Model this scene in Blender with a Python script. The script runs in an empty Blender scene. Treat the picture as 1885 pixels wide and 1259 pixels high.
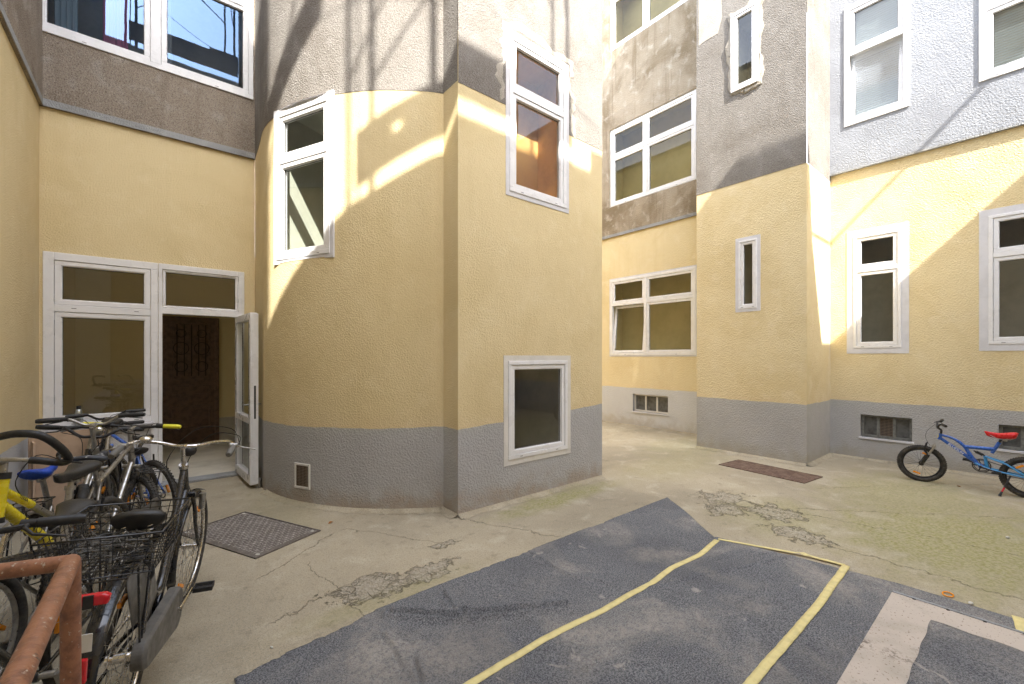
import bpy, bmesh, math, random
from mathutils import Vector, Matrix
random.seed(7)
SC = bpy.context.scene
COL = SC.collection
R_ = math.radians
PI = math.pi

# ------------------------------------------------------------------ camera
FPX, V0, YAW, H = 793.55, 656.6, 39.563, 1.6
cd = bpy.data.cameras.new('camera'); cam = bpy.data.objects.new('camera', cd); COL.objects.link(cam)
cd.sensor_width = 36.0; cd.lens = FPX / 1885 * 36.0; cd.shift_y = (V0 - 629.5) / 1885
cd.clip_start = 0.05; cd.clip_end = 500
cam.location = (0, 0, H); cam.rotation_euler = (R_(90), 0, R_(-YAW))
SC.camera = cam
# ------------------------------------------------------------------ light
SUN_T = Vector((0.30, 0.97, -1.0)).normalized()          # direction the light travels
EL = math.asin(-SUN_T.z); AZ = math.atan2(-SUN_T.x, -SUN_T.y)   # azimuth of the sun, from +Y towards +X
w = bpy.data.worlds.new('World'); SC.world = w; w.use_nodes = True
nt = w.node_tree; bg = nt.nodes['Background']
sky = nt.nodes.new('ShaderNodeTexSky'); sky.sky_type = 'NISHITA'; sky.sun_disc = False
sky.sun_elevation = EL; sky.sun_rotation = AZ % (2 * PI); sky.air_density = 1.0; sky.dust_density = 2.0
hs = nt.nodes.new('ShaderNodeHueSaturation'); hs.inputs['Saturation'].default_value = .42; nt.links.new(sky.outputs[0], hs.inputs['Color']); nt.links.new(hs.outputs[0], bg.inputs[0]); bg.inputs[1].default_value = 0.15
sd = bpy.data.lights.new('sun', 'SUN'); sun = bpy.data.objects.new('sun', sd); COL.objects.link(sun)
sd.energy = 2.0; sd.angle = R_(0.5); sd.color = (1.0, 0.95, 0.87)
sun.rotation_euler = SUN_T.to_track_quat('-Z', 'Y').to_euler(); sun.location = (-4, -8, 16)
vs = SC.view_settings; vs.view_transform = 'Standard'; vs.look = 'None'; vs.gamma = 1; vs.exposure = 3.17
SC.cycles.caustics_reflective = False; SC.cycles.caustics_refractive = False
SC.cycles.max_bounces = 8; SC.cycles.diffuse_bounces = 4; SC.cycles.glossy_bounces = 3; SC.cycles.transparent_max_bounces = 16

# ------------------------------------------------------------------ camera-calibrated measuring (pixel of the survey photo -> metres on a surface)
SY, CY = math.sin(R_(YAW)), math.cos(R_(YAW))
FW = Vector((SY, CY, 0)); RT = Vector((CY, -SY, 0))
def ray(u, v): return FW + RT * ((u - 942.5) / FPX) + Vector((0, 0, (V0 - v) / FPX))
def gp(u, v, z=0.0):
    D = ray(u, v); t = (z - H) / D.z
    return Vector((D.x * t, D.y * t, z))

# ------------------------------------------------------------------ materials
MATS = {}
def newmat(name):
    m = bpy.data.materials.new(name); m.use_nodes = True; MATS[name] = m
    return m, m.node_tree, m.node_tree.nodes['Principled BSDF']
class NG:
    def __init__(s, nt): s.nt = nt; s.N = nt.nodes; s.L = nt.links
    def node(s, t, **k):
        n = s.N.new(t)
        for a, b in k.items(): setattr(n, a, b)
        return n
    def set(s, sock, v):
        if hasattr(v, 'links') or isinstance(v, bpy.types.NodeSocket): s.L.new(v, sock)
        elif isinstance(v, (tuple, list)) and len(v) == 3 and sock.type == 'RGBA': sock.default_value = (*v, 1)
        else: sock.default_value = v
    def obj(s): return s.node('ShaderNodeTexCoord').outputs['Object']
    def noise(s, vec, scale, detail=4, rough=.55, dist=0, out=0):
        n = s.node('ShaderNodeTexNoise'); s.set(n.inputs['Vector'], vec)
        n.inputs['Scale'].default_value = scale; n.inputs['Detail'].default_value = detail
        n.inputs['Roughness'].default_value = rough; n.inputs['Distortion'].default_value = dist
        return n.outputs[out]
    def vor(s, vec, scale, feature='F1', out='Distance'):
        n = s.node('ShaderNodeTexVoronoi', feature=feature); s.set(n.inputs['Vector'], vec); n.inputs['Scale'].default_value = scale
        return n.outputs[out]
    def mr(s, v, a, b, c=0.0, d=1.0, smooth=True):
        n = s.node('ShaderNodeMapRange'); n.interpolation_type = 'SMOOTHSTEP' if smooth else 'LINEAR'
        s.set(n.inputs['Value'], v)
        for i, x in zip((1, 2, 3, 4), (a, b, c, d)): n.inputs[i].default_value = x
        return n.outputs[0]
    def m(s, op, a, b=0.0, c=None):
        n = s.node('ShaderNodeMath', operation=op); s.set(n.inputs[0], a); s.set(n.inputs[1], b)
        if c is not None: s.set(n.inputs[2], c)
        return n.outputs[0]
    def vm(s, op, a, b=(0, 0, 0), out=0):
        n = s.node('ShaderNodeVectorMath', operation=op); s.set(n.inputs[0], a); s.set(n.inputs[1], b)
        return n.outputs[out]
    def mix(s, f, a, b):
        n = s.node('ShaderNodeMix', data_type='RGBA'); s.set(n.inputs[0], f); s.set(n.inputs[6], a); s.set(n.inputs[7], b)
        return n.outputs[2]
    def xyz(s, v):
        n = s.node('ShaderNodeSeparateXYZ'); s.set(n.inputs[0], v); return n.outputs
    def bump(s, h, strength, dist, bsdf, prev=None):
        n = s.node('ShaderNodeBump'); s.set(n.inputs['Height'], h); n.inputs['Strength'].default_value = strength
        n.inputs['Distance'].default_value = dist
        if prev is not None: s.set(n.inputs['Normal'], prev)
        if bsdf is not None: s.L.new(n.outputs[0], bsdf.inputs['Normal'])
        return n.outputs[0]
    def ell(s, vec, c, r, e0=1.0, e1=0.55, warp=None):
        a = s.vm('SUBTRACT', vec, (c[0], c[1], 0)); a = s.vm('MULTIPLY', a, (1 / r[0], 1 / r[1], 0))
        L = s.vm('LENGTH', a, out='Value')
        if warp is not None: L = s.m('ADD', L, warp)
        return s.mr(L, e0, e1)
    def seg(s, vec, a, b, wd, warp):      # thin line between two ground points
        ax, ay = a; bx, by = b; dx, dy = bx - ax, by - ay; L = math.hypot(dx, dy); dx /= L; dy /= L
        q = s.vm('SUBTRACT', vec, (ax, ay, 0))
        along = s.vm('DOT_PRODUCT', q, (dx, dy, 0), out='Value'); acr = s.vm('DOT_PRODUCT', q, (-dy, dx, 0), out='Value')
        acr = s.m('ABSOLUTE', s.m('ADD', acr, warp))
        k = s.mr(acr, wd, wd * .3)
        k = s.m('MULTIPLY', k, s.mr(along, -.02, .04)); return s.m('MULTIPLY', k, s.mr(along, L + .02, L - .04))

def simple(name, col, rough=.5, metal=0.0, bump=0, bscale=80, var=0, vscale=8, col2=None, spec=None, coat=0):
    m, nt, b = newmat(name); g = NG(nt)
    b.inputs['Base Color'].default_value = (*col, 1); b.inputs['Roughness'].default_value = rough; b.inputs['Metallic'].default_value = metal
    if spec is not None: b.inputs['Specular IOR Level'].default_value = spec
    if coat: b.inputs['Coat Weight'].default_value = coat
    o = g.obj()
    if var or col2:
        c2 = col2 or tuple(max(0, c * (1 - var)) for c in col)
        f = g.mr(g.noise(o, vscale, 5, .65), .4, .68)
        g.set(b.inputs['Base Color'], g.mix(f, col, c2))
        g.set(b.inputs['Roughness'], g.mr(g.noise(o, vscale * 2.3, 3), .3, .7, max(0, rough - .1), min(1, rough + .15)))
    if bump: g.bump(g.noise(o, bscale, 3), bump, .004, b)
    return m

def stucco(name, col, dark, light, grain=42, strength=.6, stain=.5, fine=False, pebble=False, drip=0, base=None):
    """Coarse plaster: rounded grains, weathered lighter and darker areas."""
    m, nt, b = newmat(name); g = NG(nt); o = g.obj()
    big = g.noise(o, .8, 6, .62, .6); mid = g.noise(o, 4.5, 5, .6, .4); gr = g.noise(o, 150, 2, .5)
    c = g.mix(g.mr(big, .42, .70, 0, stain), col, dark)
    c = g.mix(g.mr(mid, .50, .75, 0, stain * .8), c, light)
    c = g.mix(g.mr(g.noise(o, 13, 5, .7), .55, .78, 0, stain * .5), c, dark)
    if drip:
        sv = g.vm('MULTIPLY', o, (5.5, 5.5, .55)); dr = g.noise(sv, 1.0, 5, .6, .3)
        c = g.mix(g.mr(dr, .5, .72, 0, drip), c, dark)
    if pebble:
        c = g.mix(g.mr(gr, .52, .66, 0, .75), c, tuple(x * .33 for x in dark))
        c = g.mix(g.mr(g.noise(o, 95, 2, .5), .55, .66, 0, .5), c, light)
    else:
        c = g.mix(g.mr(gr, .45, .75, 0, .16), c, dark)
    if base is not None:      # grime splashed up from the ground
        z = g.xyz(o)[2]; k = g.mr(g.m('ADD', z, g.mr(mid, .3, .7, -.12, .12, False)), .26, .0)
        c = g.mix(g.m('MULTIPLY', k, .65), c, base)
    g.set(b.inputs['Base Color'], c); b.inputs['Roughness'].default_value = .93; b.inputs['Specular IOR Level'].default_value = .2
    n1 = g.noise(o, grain, 3, .55, .25); n2 = g.vor(o, grain * 1.25, 'SMOOTH_F1')
    h = g.m('ADD', g.mr(n1, .35, .65), g.mr(n2, .05, .55, .9, 0))
    # trowelled areas carry less relief
    h = g.m('MULTIPLY', h, g.mr(g.noise(o, 2.1, 3), .3, .6, .45, 1.0))
    p = g.bump(h, strength, .010, None)
    p = g.bump(g.noise(o, 1.7, 3), .5, .03, None, p)
    g.bump(gr, .3 if not pebble else .6, .004, b, p)
    return m

stucco('yellow render', (.69, .575, .345), (.60, .485, .265), (.74, .64, .42), 60, .30, .6, drip=.22)
stucco('yellow render coarse', (.71, .60, .37), (.61, .49, .265), (.76, .66, .46), 48, .40, .7, drip=.25)
stucco('grey plinth', (.42, .42, .425), (.35, .345, .34), (.48, .48, .485), 46, .42, .5, base=(.34, .27, .19))
stucco('pale plinth', (.56, .565, .58), (.48, .475, .48), (.62, .62, .63), 46, .4, .4, base=(.40, .36, .30))
stucco('grey plinth coarse', (.43, .425, .42), (.35, .345, .335), (.49, .485, .48), 48, .45, .5, base=(.36, .33, .26))
stucco('raw render', (.235, .22, .20), (.145, .125, .105), (.30, .285, .265), 60, .5, .75, pebble=True, drip=.3)
stucco('stained render', (.37, .315, .24), (.20, .155, .10), (.49, .445, .375), 40, .5, 1.0, pebble=False, drip=.75)
stucco('dark render', (.30, .252, .20), (.19, .15, .115), (.40, .365, .32), 60, .5, .9, pebble=True, drip=.4)
stucco('white render', (.31, .325, .355), (.24, .25, .27), (.37, .38, .40), 44, .30, .6, drip=.15)
stucco('patch mortar', (.40, .37, .32), (.30, .27, .22), (.50, .47, .42), 70, .45, .8)
stucco('cement strip', (.33, .34, .35), (.22, .22, .21), (.46, .46, .45), 60, .6, .9)
stucco('hall wall', (.80, .68, .40), (.74, .62, .34), (.84, .72, .45), 90, .1, .3)
simple('white frame', (.74, .74, .75), .32, var=.07, vscale=3)
simple('casing paint', (.62, .62, .65), .75, bump=.4, bscale=60, var=.1, vscale=6)
simple('casing cream', (.66, .64, .60), .75, bump=.4, bscale=60, var=.1, vscale=6)
simple('seal', (.03, .03, .03), .6)
simple('slot', (.01, .01, .01), .8)
simple('room olive', (.66, .58, .33), .9, var=.15, vscale=1.5)
simple('room grey', (.60, .56, .47), .9, var=.25, vscale=1.5)
simple('room ochre', (.70, .43, .17), .9, var=.25, vscale=1.5)
simple('room pale', (.52, .53, .45), .9, var=.15, vscale=1.5)
simple('blind', (.75, .80, .86), .6)
simple('curtain pink', (.55, .12, .26), .9); simple('curtain teal', (.45, .55, .60), .9); simple('curtain white', (.55, .55, .52), .9)
simple('old door', (.17, .095, .065), .38, var=.4, vscale=14, bump=.2, bscale=40)
simple('door iron', (.05, .03, .022), .45, metal=.6)
simple('steel', (.50, .50, .49), .3, metal=1.0, var=.25, vscale=30)
simple('chrome', (.72, .70, .67), .16, metal=1.0, var=.3, vscale=40)
simple('dull alloy', (.42, .41, .39), .36, metal=.9, var=.3, vscale=30)
simple('black paint', (.010, .011, .014), .22, var=.3, vscale=12, coat=.5)
simple('black plastic', (.016, .016, .017), .5, var=.3, vscale=30)
simple('black leather', (.020, .019, .018), .42, bump=.3, bscale=200)
simple('tyre rubber', (.028, .026, .024), .8, col2=(.07, .062, .05), vscale=25, bump=.4, bscale=300)
simple('grey tyre', (.20, .20, .19), .8, var=.3, vscale=25)
simple('grey plastic', (.13, .125, .115), .55, var=.35, vscale=10, bump=.3, bscale=90)
simple('yellow paint', (.80, .66, .02), .25, var=.1, vscale=20, coat=.4)
simple('blue paint', (.02, .10, .42), .28, var=.15, vscale=20, coat=.4)
simple('pale blue paint', (.04, .26, .55), .28, coat=.4)
simple('red cover', (.60, .012, .016), .30, var=.2, vscale=14)
simple('blue cover', (.01, .06, .42), .5, bump=.8, bscale=90, var=.4, vscale=30)
simple('red plastic', (.55, .01, .02), .2, spec=.6)
simple('amber plastic', (.85, .30, .02), .25, spec=.6)
simple('white print', (.8, .8, .8), .5); simple('black print', (.015, .015, .015), .5)
simple('flag red', (.5, .01, .01), .5); simple('flag gold', (.75, .5, .02), .5)
simple('yellow rubber', (.72, .66, .04), .55, var=.15, vscale=30)
simple('cable black', (.012, .012, .012), .45)
simple('tape', (.70, .60, .27), .6, var=.16, vscale=18, bump=.25, bscale=160)
simple('cardboard', (.50, .36, .25), .85, var=.2, vscale=6, bump=.2, bscale=50)
simple('roof steel', (.10, .10, .10), .6)
simple('leaf brown', (.30, .12, .02), .7); simple('pebble', (.55, .53, .48), .8, var=.3, vscale=30)
simple('bottle metal', (.45, .48, .46), .3, metal=.8)
simple('mesh grille', (.22, .17, .13), .7, metal=.2)
simple('cellar frame', (.22, .22, .20), .7, var=.4, vscale=20, bump=.4, bscale=80)
simple('cellar board', (.12, .12, .115), .6, var=.5, vscale=9)

def speckle_mat():
    m, nt, b = newmat('dotted cover'); g = NG(nt); o = g.obj()
    d = g.vor(o, 24); c = g.mix(g.mr(d, .20, .15), (.035, .04, .05), (.75, .75, .75))
    g.set(b.inputs['Base Color'], c); b.inputs['Roughness'].default_value = .5
speckle_mat()
def rust_mat():
    m, nt, b = newmat('railing paint'); g = NG(nt); o = g.obj()
    n = g.noise(o, 22, 6, .7); c = g.mix(g.mr(n, .42, .66), (.30, .135, .075), (.17, .075, .045))
    c = g.mix(g.mr(g.noise(o, 75, 4, .6), .62, .70), c, (.46, .40, .33))
    c = g.mix(g.mr(g.noise(g.vm('MULTIPLY', o, (1, 1, 1)), 9, 5, .7, 1.2), .66, .70), c, (.05, .04, .03))
    g.set(b.inputs['Base Color'], c); b.inputs['Roughness'].default_value = .42; g.bump(g.noise(o, 60, 5), .5, .004, b)
rust_mat()
def plate_mat(name, base, light, scale, rough=.55, rot=45):
    m, nt, b = newmat(name); g = NG(nt); o = g.obj()
    n = g.noise(o, 9, 5, .65); c = g.mix(g.mr(n, .4, .7), base, light)
    c = g.mix(g.mr(g.noise(o, 60, 4), .58, .68, 0, .8), c, tuple(min(1, x * 1.8) for x in light))
    g.set(b.inputs['Base Color'], c); b.inputs['Roughness'].default_value = rough; b.inputs['Metallic'].default_value = .35
    g.bump(g.noise(o, 90, 4), .5, .003, b)
plate_mat('tread plate', (.135, .115, .10), (.21, .185, .165), 50)
plate_mat('tread rib', (.50, .47, .44), (.6, .57, .54), 50, .6)
plate_mat('rusty plate', (.115, .068, .050), (.20, .14, .105), 50, .8)
def glass_mat(name, tint=(.78, .80, .76), boost=1.2, lo=.01, gc=(.95, .97, 1)):
    m = bpy.data.materials.new(name); m.use_nodes = True; MATS[name] = m
    nt = m.node_tree; nt.nodes.clear(); g = NG(nt)
    out = g.node('ShaderNodeOutputMaterial'); mx = g.node('ShaderNodeMixShader')
    tr = g.node('ShaderNodeBsdfTransparent'); tr.inputs[0].default_value = (*tint, 1)
    gl = g.node('ShaderNodeBsdfGlossy'); gl.inputs['Roughness'].default_value = .003; gl.inputs[0].default_value = (*gc, 1)
    ge = g.node('ShaderNodeNewGeometry'); c_ = g.m('ABSOLUTE', g.vm('DOT_PRODUCT', ge.outputs['Incoming'], ge.outputs['Normal'], out='Value'))
    F = g.m('MULTIPLY_ADD', g.m('POWER', g.m('SUBTRACT', 1.0, c_), 5.0), .92, .08)      # both faces of a double pane
    f = g.m('MINIMUM', g.m('MULTIPLY_ADD', F, boost, lo), .92)
    # slight waviness of the pane
    bp = g.node('ShaderNodeBump'); bp.inputs['Strength'].default_value = .02; bp.inputs['Distance'].default_value = .02
    g.L.new(g.noise(g.obj(), 2.5, 1), bp.inputs['Height']); g.L.new(bp.outputs[0], gl.inputs['Normal'])
    g.L.new(f, mx.inputs[0]); g.L.new(tr.outputs[0], mx.inputs[1]); g.L.new(gl.outputs[0], mx.inputs[2]); g.L.new(mx.outputs[0], out.inputs[0])
glass_mat('glass', boost=1.0, lo=0); glass_mat('glass sky', (.42, .44, .46), 1.15, .0, (.38, .60, .98)); glass_mat('glass dull', (.82, .82, .76), .55, .0); glass_mat('glass strong', (.80, .80, .76), 1.1, .01); glass_mat('glass clear', (.88, .9, .88), 1.2, .02)

def ground_mat():
    m, nt, b = newmat('courtyard concrete'); g = NG(nt); o = g.obj()
    big = g.noise(o, .55, 6, .6, .5); mid = g.noise(o, 3.2, 6, .62, .5); fin = g.noise(o, 38, 4, .6); gr = g.noise(o, 160, 2)
    c = g.mix(g.mr(big, .35, .68), (.43, .372, .268), (.30, .26, .19))
    c = g.mix(g.mr(mid, .5, .72, 0, .6), c, (.52, .465, .355))
    c = g.mix(g.mr(g.noise(o, 7, 5, .7), .54, .75, 0, .6), c, (.18, .155, .11))
    c = g.mix(g.mr(gr, .50, .66, 0, .55), c, (.17, .155, .125)); c = g.mix(g.mr(g.noise(o, 65, 3, .7), .50, .68, 0, .55), c, (.20, .175, .13))
    c = g.mix(g.mr(g.noise(o, 110, 2), .58, .70, 0, .4), c, (.50, .475, .41))
    # moss
    wob = g.mr(mid, .2, .8, -.45, .45, False)
    tot = None
    for cx, cy, rx, ry, k in ((5.4, .4, 1.5, 1.05, 1.0), (6.6, .9, 1.5, .9, .7), (3.55, 3.40, 1.1, .22, 1.0), (6.6, -.6, 1.5, .9, .9), (7.3, 3.9, 1.3, .8, .45), (4.85, 1.6, .75, .7, .6), (1.2, 2.75, .8, .13, .5), (6.0, 3.4, 1.4, .6, .4), (1.0, 5.0, .4, 1.0, .25), (5.6, -2, 2, 1, .6)):
        e = g.m('MULTIPLY', g.ell(o, (cx, cy), (rx, ry), 1.2, .3, wob), k)
        tot = e if tot is None else g.m('MAXIMUM', tot, e)
    mossf = g.m('MULTIPLY', tot, g.mr(g.noise(o, 14, 5, .7), .30, .62, .5, 1))
    c = g.mix(mossf, c, g.mix(g.mr(fin, .4, .6), (.24, .225, .095), (.34, .315, .175)))
    # broken, spalled patches with dark rims
    w2 = g.mr(g.noise(o, 8, 7, .72, .4), .25, .75, -1.1, 1.1, False)
    h_extra = None; dark = None; area = None
    for cx, cy, rx, ry in ((1.16, 2.92, .22, .15), (1.55, 2.86, .22, .11), (4.95, 2.25, .26, .20), (4.62, 2.05, .22, .15), (4.9, 1.7, .22, .22), (4.45, 1.35, .14, .22), (1.9, 3.2, .12, .05)):
        a = g.vm('MULTIPLY', g.vm('SUBTRACT', o, (cx, cy, 0)), (1 / rx, 1 / ry, 0)); L = g.m('ADD', g.vm('LENGTH', a, out='Value'), w2)
        inn = g.mr(L, 1.02, .94); rim = g.mr(g.m('ABSOLUTE', g.m('SUBTRACT', L, 1.0)), .13, .0)
        area = inn if area is None else g.m('MAXIMUM', area, inn); dark = rim if dark is None else g.m('MAXIMUM', dark, rim)
    vc = g.vor(g.vm('ADD', o, g.vm('MULTIPLY', g.noise(o, 12, 3, out=1), (.12, .12, 0))), 13, 'DISTANCE_TO_EDGE')
    cr = g.m('MULTIPLY', g.mr(vc, .09, .0), g.mr(g.noise(o, 9, 3), .45, .6))
    c = g.mix(g.m('MULTIPLY', area, .55), c, g.mix(g.mr(fin, .4, .6), (.34, .30, .23), (.46, .42, .35)))
    dk = g.m('MULTIPLY', g.m('MAXIMUM', g.m('MULTIPLY', dark, g.mr(fin, .35, .6)), g.m('MULTIPLY', area, cr)), .65)
    c = g.mix(dk, c, (.10, .09, .055))
    # joints and cracks
    wl = g.mr(g.noise(o, 3.5, 5, .7), .2, .8, -.09, .09, False); ln = None
    for a, bb, wd in (((2.33, 3.6), (2.75, 2.66), .010), ((1.25, 4.05), (.55, 3.55), .008), ((4.4, 1.25), (4.35, -1.2), .008), ((5.0, 2.0), (5.5, -.6), .006), ((.5, 2.9), (1.1, 3.1), .006), ((1.0, 2.6), (.9, 3.6), .006), ((5.2, 1.6), (6.6, .1), .005), ((1.35, 4.1), (1.9, 3.2), .005), ((6.2, 1.7), (8.3, .2), .004)):
        s_ = g.seg(o, a, bb, wd, wl); ln = s_ if ln is None else g.m('MAXIMUM', ln, s_)
    c = g.mix(g.m('MULTIPLY', ln, .5), c, (.13, .115, .08))
    # light lime splashes
    c = g.mix(g.m('MULTIPLY', g.mr(g.noise(o, 5.5, 6, .75, .8), .665, .70), .5), c, (.55, .53, .47))
    g.set(b.inputs['Base Color'], c); b.inputs['Roughness'].default_value = .95; b.inputs['Specular IOR Level'].default_value = .15
    p = g.bump(g.m('ADD', g.m('MULTIPLY', fin, .6), g.m('MULTIPLY', gr, .5)), .55, .006, None)
    p = g.bump(g.m('SUBTRACT', g.m('SUBTRACT', g.m('MULTIPLY', area, g.mr(fin, .3, .7, .3, 1)), g.m('MULTIPLY', dk, 1.6)), g.m('MULTIPLY', ln, 1.0)), .8, .012, None, p)
    g.bump(mid, .35, .03, b, p)
ground_mat()
def felt_mat():
    m, nt, b = newmat('felt'); g = NG(nt); o = g.obj()
    st = g.vm('MULTIPLY', o, (1, 1.0, 1)); f1 = g.noise(st, 120, 3, .7); f2 = g.noise(o, 42, 4, .65)
    c = g.mix(g.mr(f1, .38, .62), (.072, .076, .084), (.235, .238, .243))
    c = g.mix(g.mr(g.noise(o, 200, 1), .60, .68, 0, .8), c, (.36, .36, .36))
    c = g.mix(g.mr(g.noise(o, 170, 1, out=0), .38, .32, 0, .5), c, (.06, .03, .035))
    dust = g.m('MULTIPLY', g.mr(g.noise(o, 1.5, 6, .6, .6), .44, .70), g.mr(f2, .32, .6, .3, 1))
    c = g.mix(g.m('MULTIPLY', dust, .70), c, (.40, .365, .315))
    sp = g.m('MULTIPLY', g.mr(g.noise(o, 4.2, 5, .65, .9), .64, .70), .8)
    c = g.mix(g.m('MULTIPLY', sp, .6), c, (.50, .46, .40))
    c = g.mix(g.mr(g.noise(o, .9, 4), .55, .4, 0, .25), c, (.055, .058, .07))
    g.set(b.inputs['Base Color'], c); b.inputs['Roughness'].default_value = 1; b.inputs['Specular IOR Level'].default_value = .05
    p = g.bump(g.m('ADD', f1, f2), .9, .006, None); g.bump(g.noise(o, 5, 4), .5, .02, b, p)
felt_mat()
def board_mat():
    m, nt, b = newmat('cement board'); g = NG(nt); o = g.obj()
    c = g.mix(g.mr(g.noise(o, 5, 5), .4, .7), (.50, .435, .37), (.41, .36, .30))
    c = g.mix(g.mr(g.noise(o, 70, 4, .7), .60, .67), c, (.14, .09, .06))
    c = g.mix(g.m('MULTIPLY', g.mr(g.noise(o, 3, 4), .55, .68), g.mr(g.noise(o, 60, 3), .45, .55)), c, (.16, .13, .10))
    g.set(b.inputs['Base Color'], c); b.inputs['Roughness'].default_value = .8; g.bump(g.noise(o, 90, 3), .3, .003, b)
board_mat()
def facade_mat():
    m, nt, b = newmat('opposite render'); g = NG(nt); o = g.obj()
    z = g.xyz(o)[2]; c = g.mix(g.mr(z, 4.3, 4.31), (.60, .45, .21), (.33, .28, .22))
    c = g.mix(g.mr(z, .95, .94), c, (.36, .36, .36)); g.set(b.inputs['Base Color'], c); b.inputs['Roughness'].default_value = .9
    g.bump(g.noise(o, 45, 3), .5, .01, b)
facade_mat()

# ------------------------------------------------------------------ mesh helpers
class MB:
    def __init__(s, M=None): s.v = []; s.f = []; s.sm = []; s.M = M
    def add(s, vs, fs, smooth=False, M=None):
        b = len(s.v); T = M if M is not None else s.M
        s.v += [(T @ Vector(p)) if T is not None else Vector(p) for p in vs]
        s.f += [tuple(i + b for i in f) for f in fs]; s.sm += [smooth] * len(fs); return s
    def box(s, a, b, M=None):
        x0, y0, z0 = a; x1, y1, z1 = b
        x0, x1 = min(x0, x1), max(x0, x1); y0, y1 = min(y0, y1), max(y0, y1); z0, z1 = min(z0, z1), max(z0, z1)
        return s.add([(x0, y0, z0), (x1, y0, z0), (x1, y1, z0), (x0, y1, z0), (x0, y0, z1), (x1, y0, z1), (x1, y1, z1), (x0, y1, z1)],
                     [(0, 3, 2, 1), (4, 5, 6, 7), (0, 1, 5, 4), (1, 2, 6, 5), (2, 3, 7, 6), (3, 0, 4, 7)], False, M)
    def tube(s, pts, r, n=8, M=None, cap=True, closed=False):
        pts = [Vector(p) for p in pts]; rs = r if isinstance(r, (list, tuple)) else [r] * len(pts)
        P = []; up = None; m = len(pts)
        for i, p in enumerate(pts):
            if closed: t = pts[(i + 1) % m] - pts[i - 1]
            else: t = pts[min(i + 1, m - 1)] - pts[max(i - 1, 0)]
            if t.length < 1e-9: t = Vector((0, 0, 1))
            t.normalize()
            if up is None: up = Vector((0, 0, 1)) if abs(t.z) < .9 else Vector((1, 0, 0))
            e1 = up - t * up.dot(t)
            if e1.length < 1e-6: e1 = t.orthogonal()
            e1.normalize(); up = e1; e2 = t.cross(e1)
            for k in range(n):
                a = 2 * PI * k / n; P.append(p + (e1 * math.cos(a) + e2 * math.sin(a)) * rs[i])
        F = []
        for i in range(m if closed else m - 1):
            j = (i + 1) % m
            for k in range(n): F.append((i * n + k, i * n + (k + 1) % n, j * n + (k + 1) % n, j * n + k))
        s.add(P, F, n > 4, M)
        if cap and not closed:
            s.add(P[:n], [tuple(range(n - 1, -1, -1))], False, M); s.add(P[-n:], [tuple(range(n))], False, M)
        return s
    def torus(s, c, R, r, n=40, k=8, M=None, sy=1.0, a0=0, a1=2 * PI):     # wheel plane is XZ
        P = []; closed = abs(a1 - a0 - 2 * PI) < 1e-6; N = n if closed else n + 1
        for i in range(N):
            a = a0 + (a1 - a0) * i / n
            for j in range(k):
                b = 2 * PI * j / k; q = R + r * math.cos(b)
                P.append((c[0] + q * math.cos(a), c[1] + r * sy * math.sin(b), c[2] + q * math.sin(a)))
        F = []
        for i in range(n):
            i2 = (i + 1) % N
            for j in range(k): F.append((i * k + j, i2 * k + j, i2 * k + (j + 1) % k, i * k + (j + 1) % k))
        return s.add(P, F, True, M)
    def loft(s, secs, M=None, smooth=True, cap=True):
        n = len(secs[0]); P = [p for q in secs for p in q]; F = []
        for i in range(len(secs) - 1):
            for k in range(n): F.append((i * n + k, i * n + (k + 1) % n, (i + 1) * n + (k + 1) % n, (i + 1) * n + k))
        if cap: F += [tuple(range(n - 1, -1, -1)), tuple(range((len(secs) - 1) * n, len(secs) * n))]
        return s.add(P, F, smooth, M)
    def ball(s, c, r, M=None, n=12, m=8):
        r = r if isinstance(r, (tuple, list)) else (r, r, r); secs = []
        for i in range(m + 1):
            t = PI * i / m; q = max(math.sin(t), .02)
            secs.append([(c[0] + r[0] * q * math.cos(2 * PI * k / n), c[1] + r[1] * q * math.sin(2 * PI * k / n), c[2] - r[2] * math.cos(t)) for k in range(n)])
        return s.loft(secs, M)
    def prism(s, poly, z0, z1, M=None):
        n = len(poly); P = [(*p, z0) for p in poly] + [(*p, z1) for p in poly]
        return s.add(P, [tuple(range(n - 1, -1, -1)), tuple(range(n, 2 * n))] + [(i, (i + 1) % n, (i + 1) % n + n, i + n) for i in range(n)], False, M)
    def build(s, name, mat, parent=None, bevel=0, inv=None, mods=None):
        me = bpy.data.meshes.new(name); me.from_pydata([tuple(p) for p in s.v], [], s.f)
        me.polygons.foreach_set('use_smooth', s.sm); me.materials.append(MATS[mat]); me.update()
        bm = bmesh.new(); bm.from_mesh(me); bmesh.ops.recalc_face_normals(bm, faces=bm.faces); bm.to_mesh(me); bm.free()
        o = bpy.data.objects.new(name, me); COL.objects.link(o)
        if parent is not None:
            o.parent = parent
            if parent.get('_w'): o.matrix_parent_inverse = Matrix.Translation(-Vector(parent.location))
        if bevel:
            b = o.modifiers.new('bevel', 'BEVEL'); b.width = bevel; b.segments = 2; b.limit_method = 'ANGLE'
        return o
def tag(o, label=None, cat=None, group=None, kind=None):
    for k, v in (('label', label), ('category', cat), ('group', group), ('kind', kind)):
        if v: o[k] = v
    return o
def root(name, loc, label, cat, group=None, world=False, rz=0, rx=0):
    o = bpy.data.objects.new(name, None); COL.objects.link(o); o.location = loc; o.empty_display_size = .2
    o.rotation_euler = (rx, 0, rz)
    if world: o['_w'] = 1
    return tag(o, label, cat, group)

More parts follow.
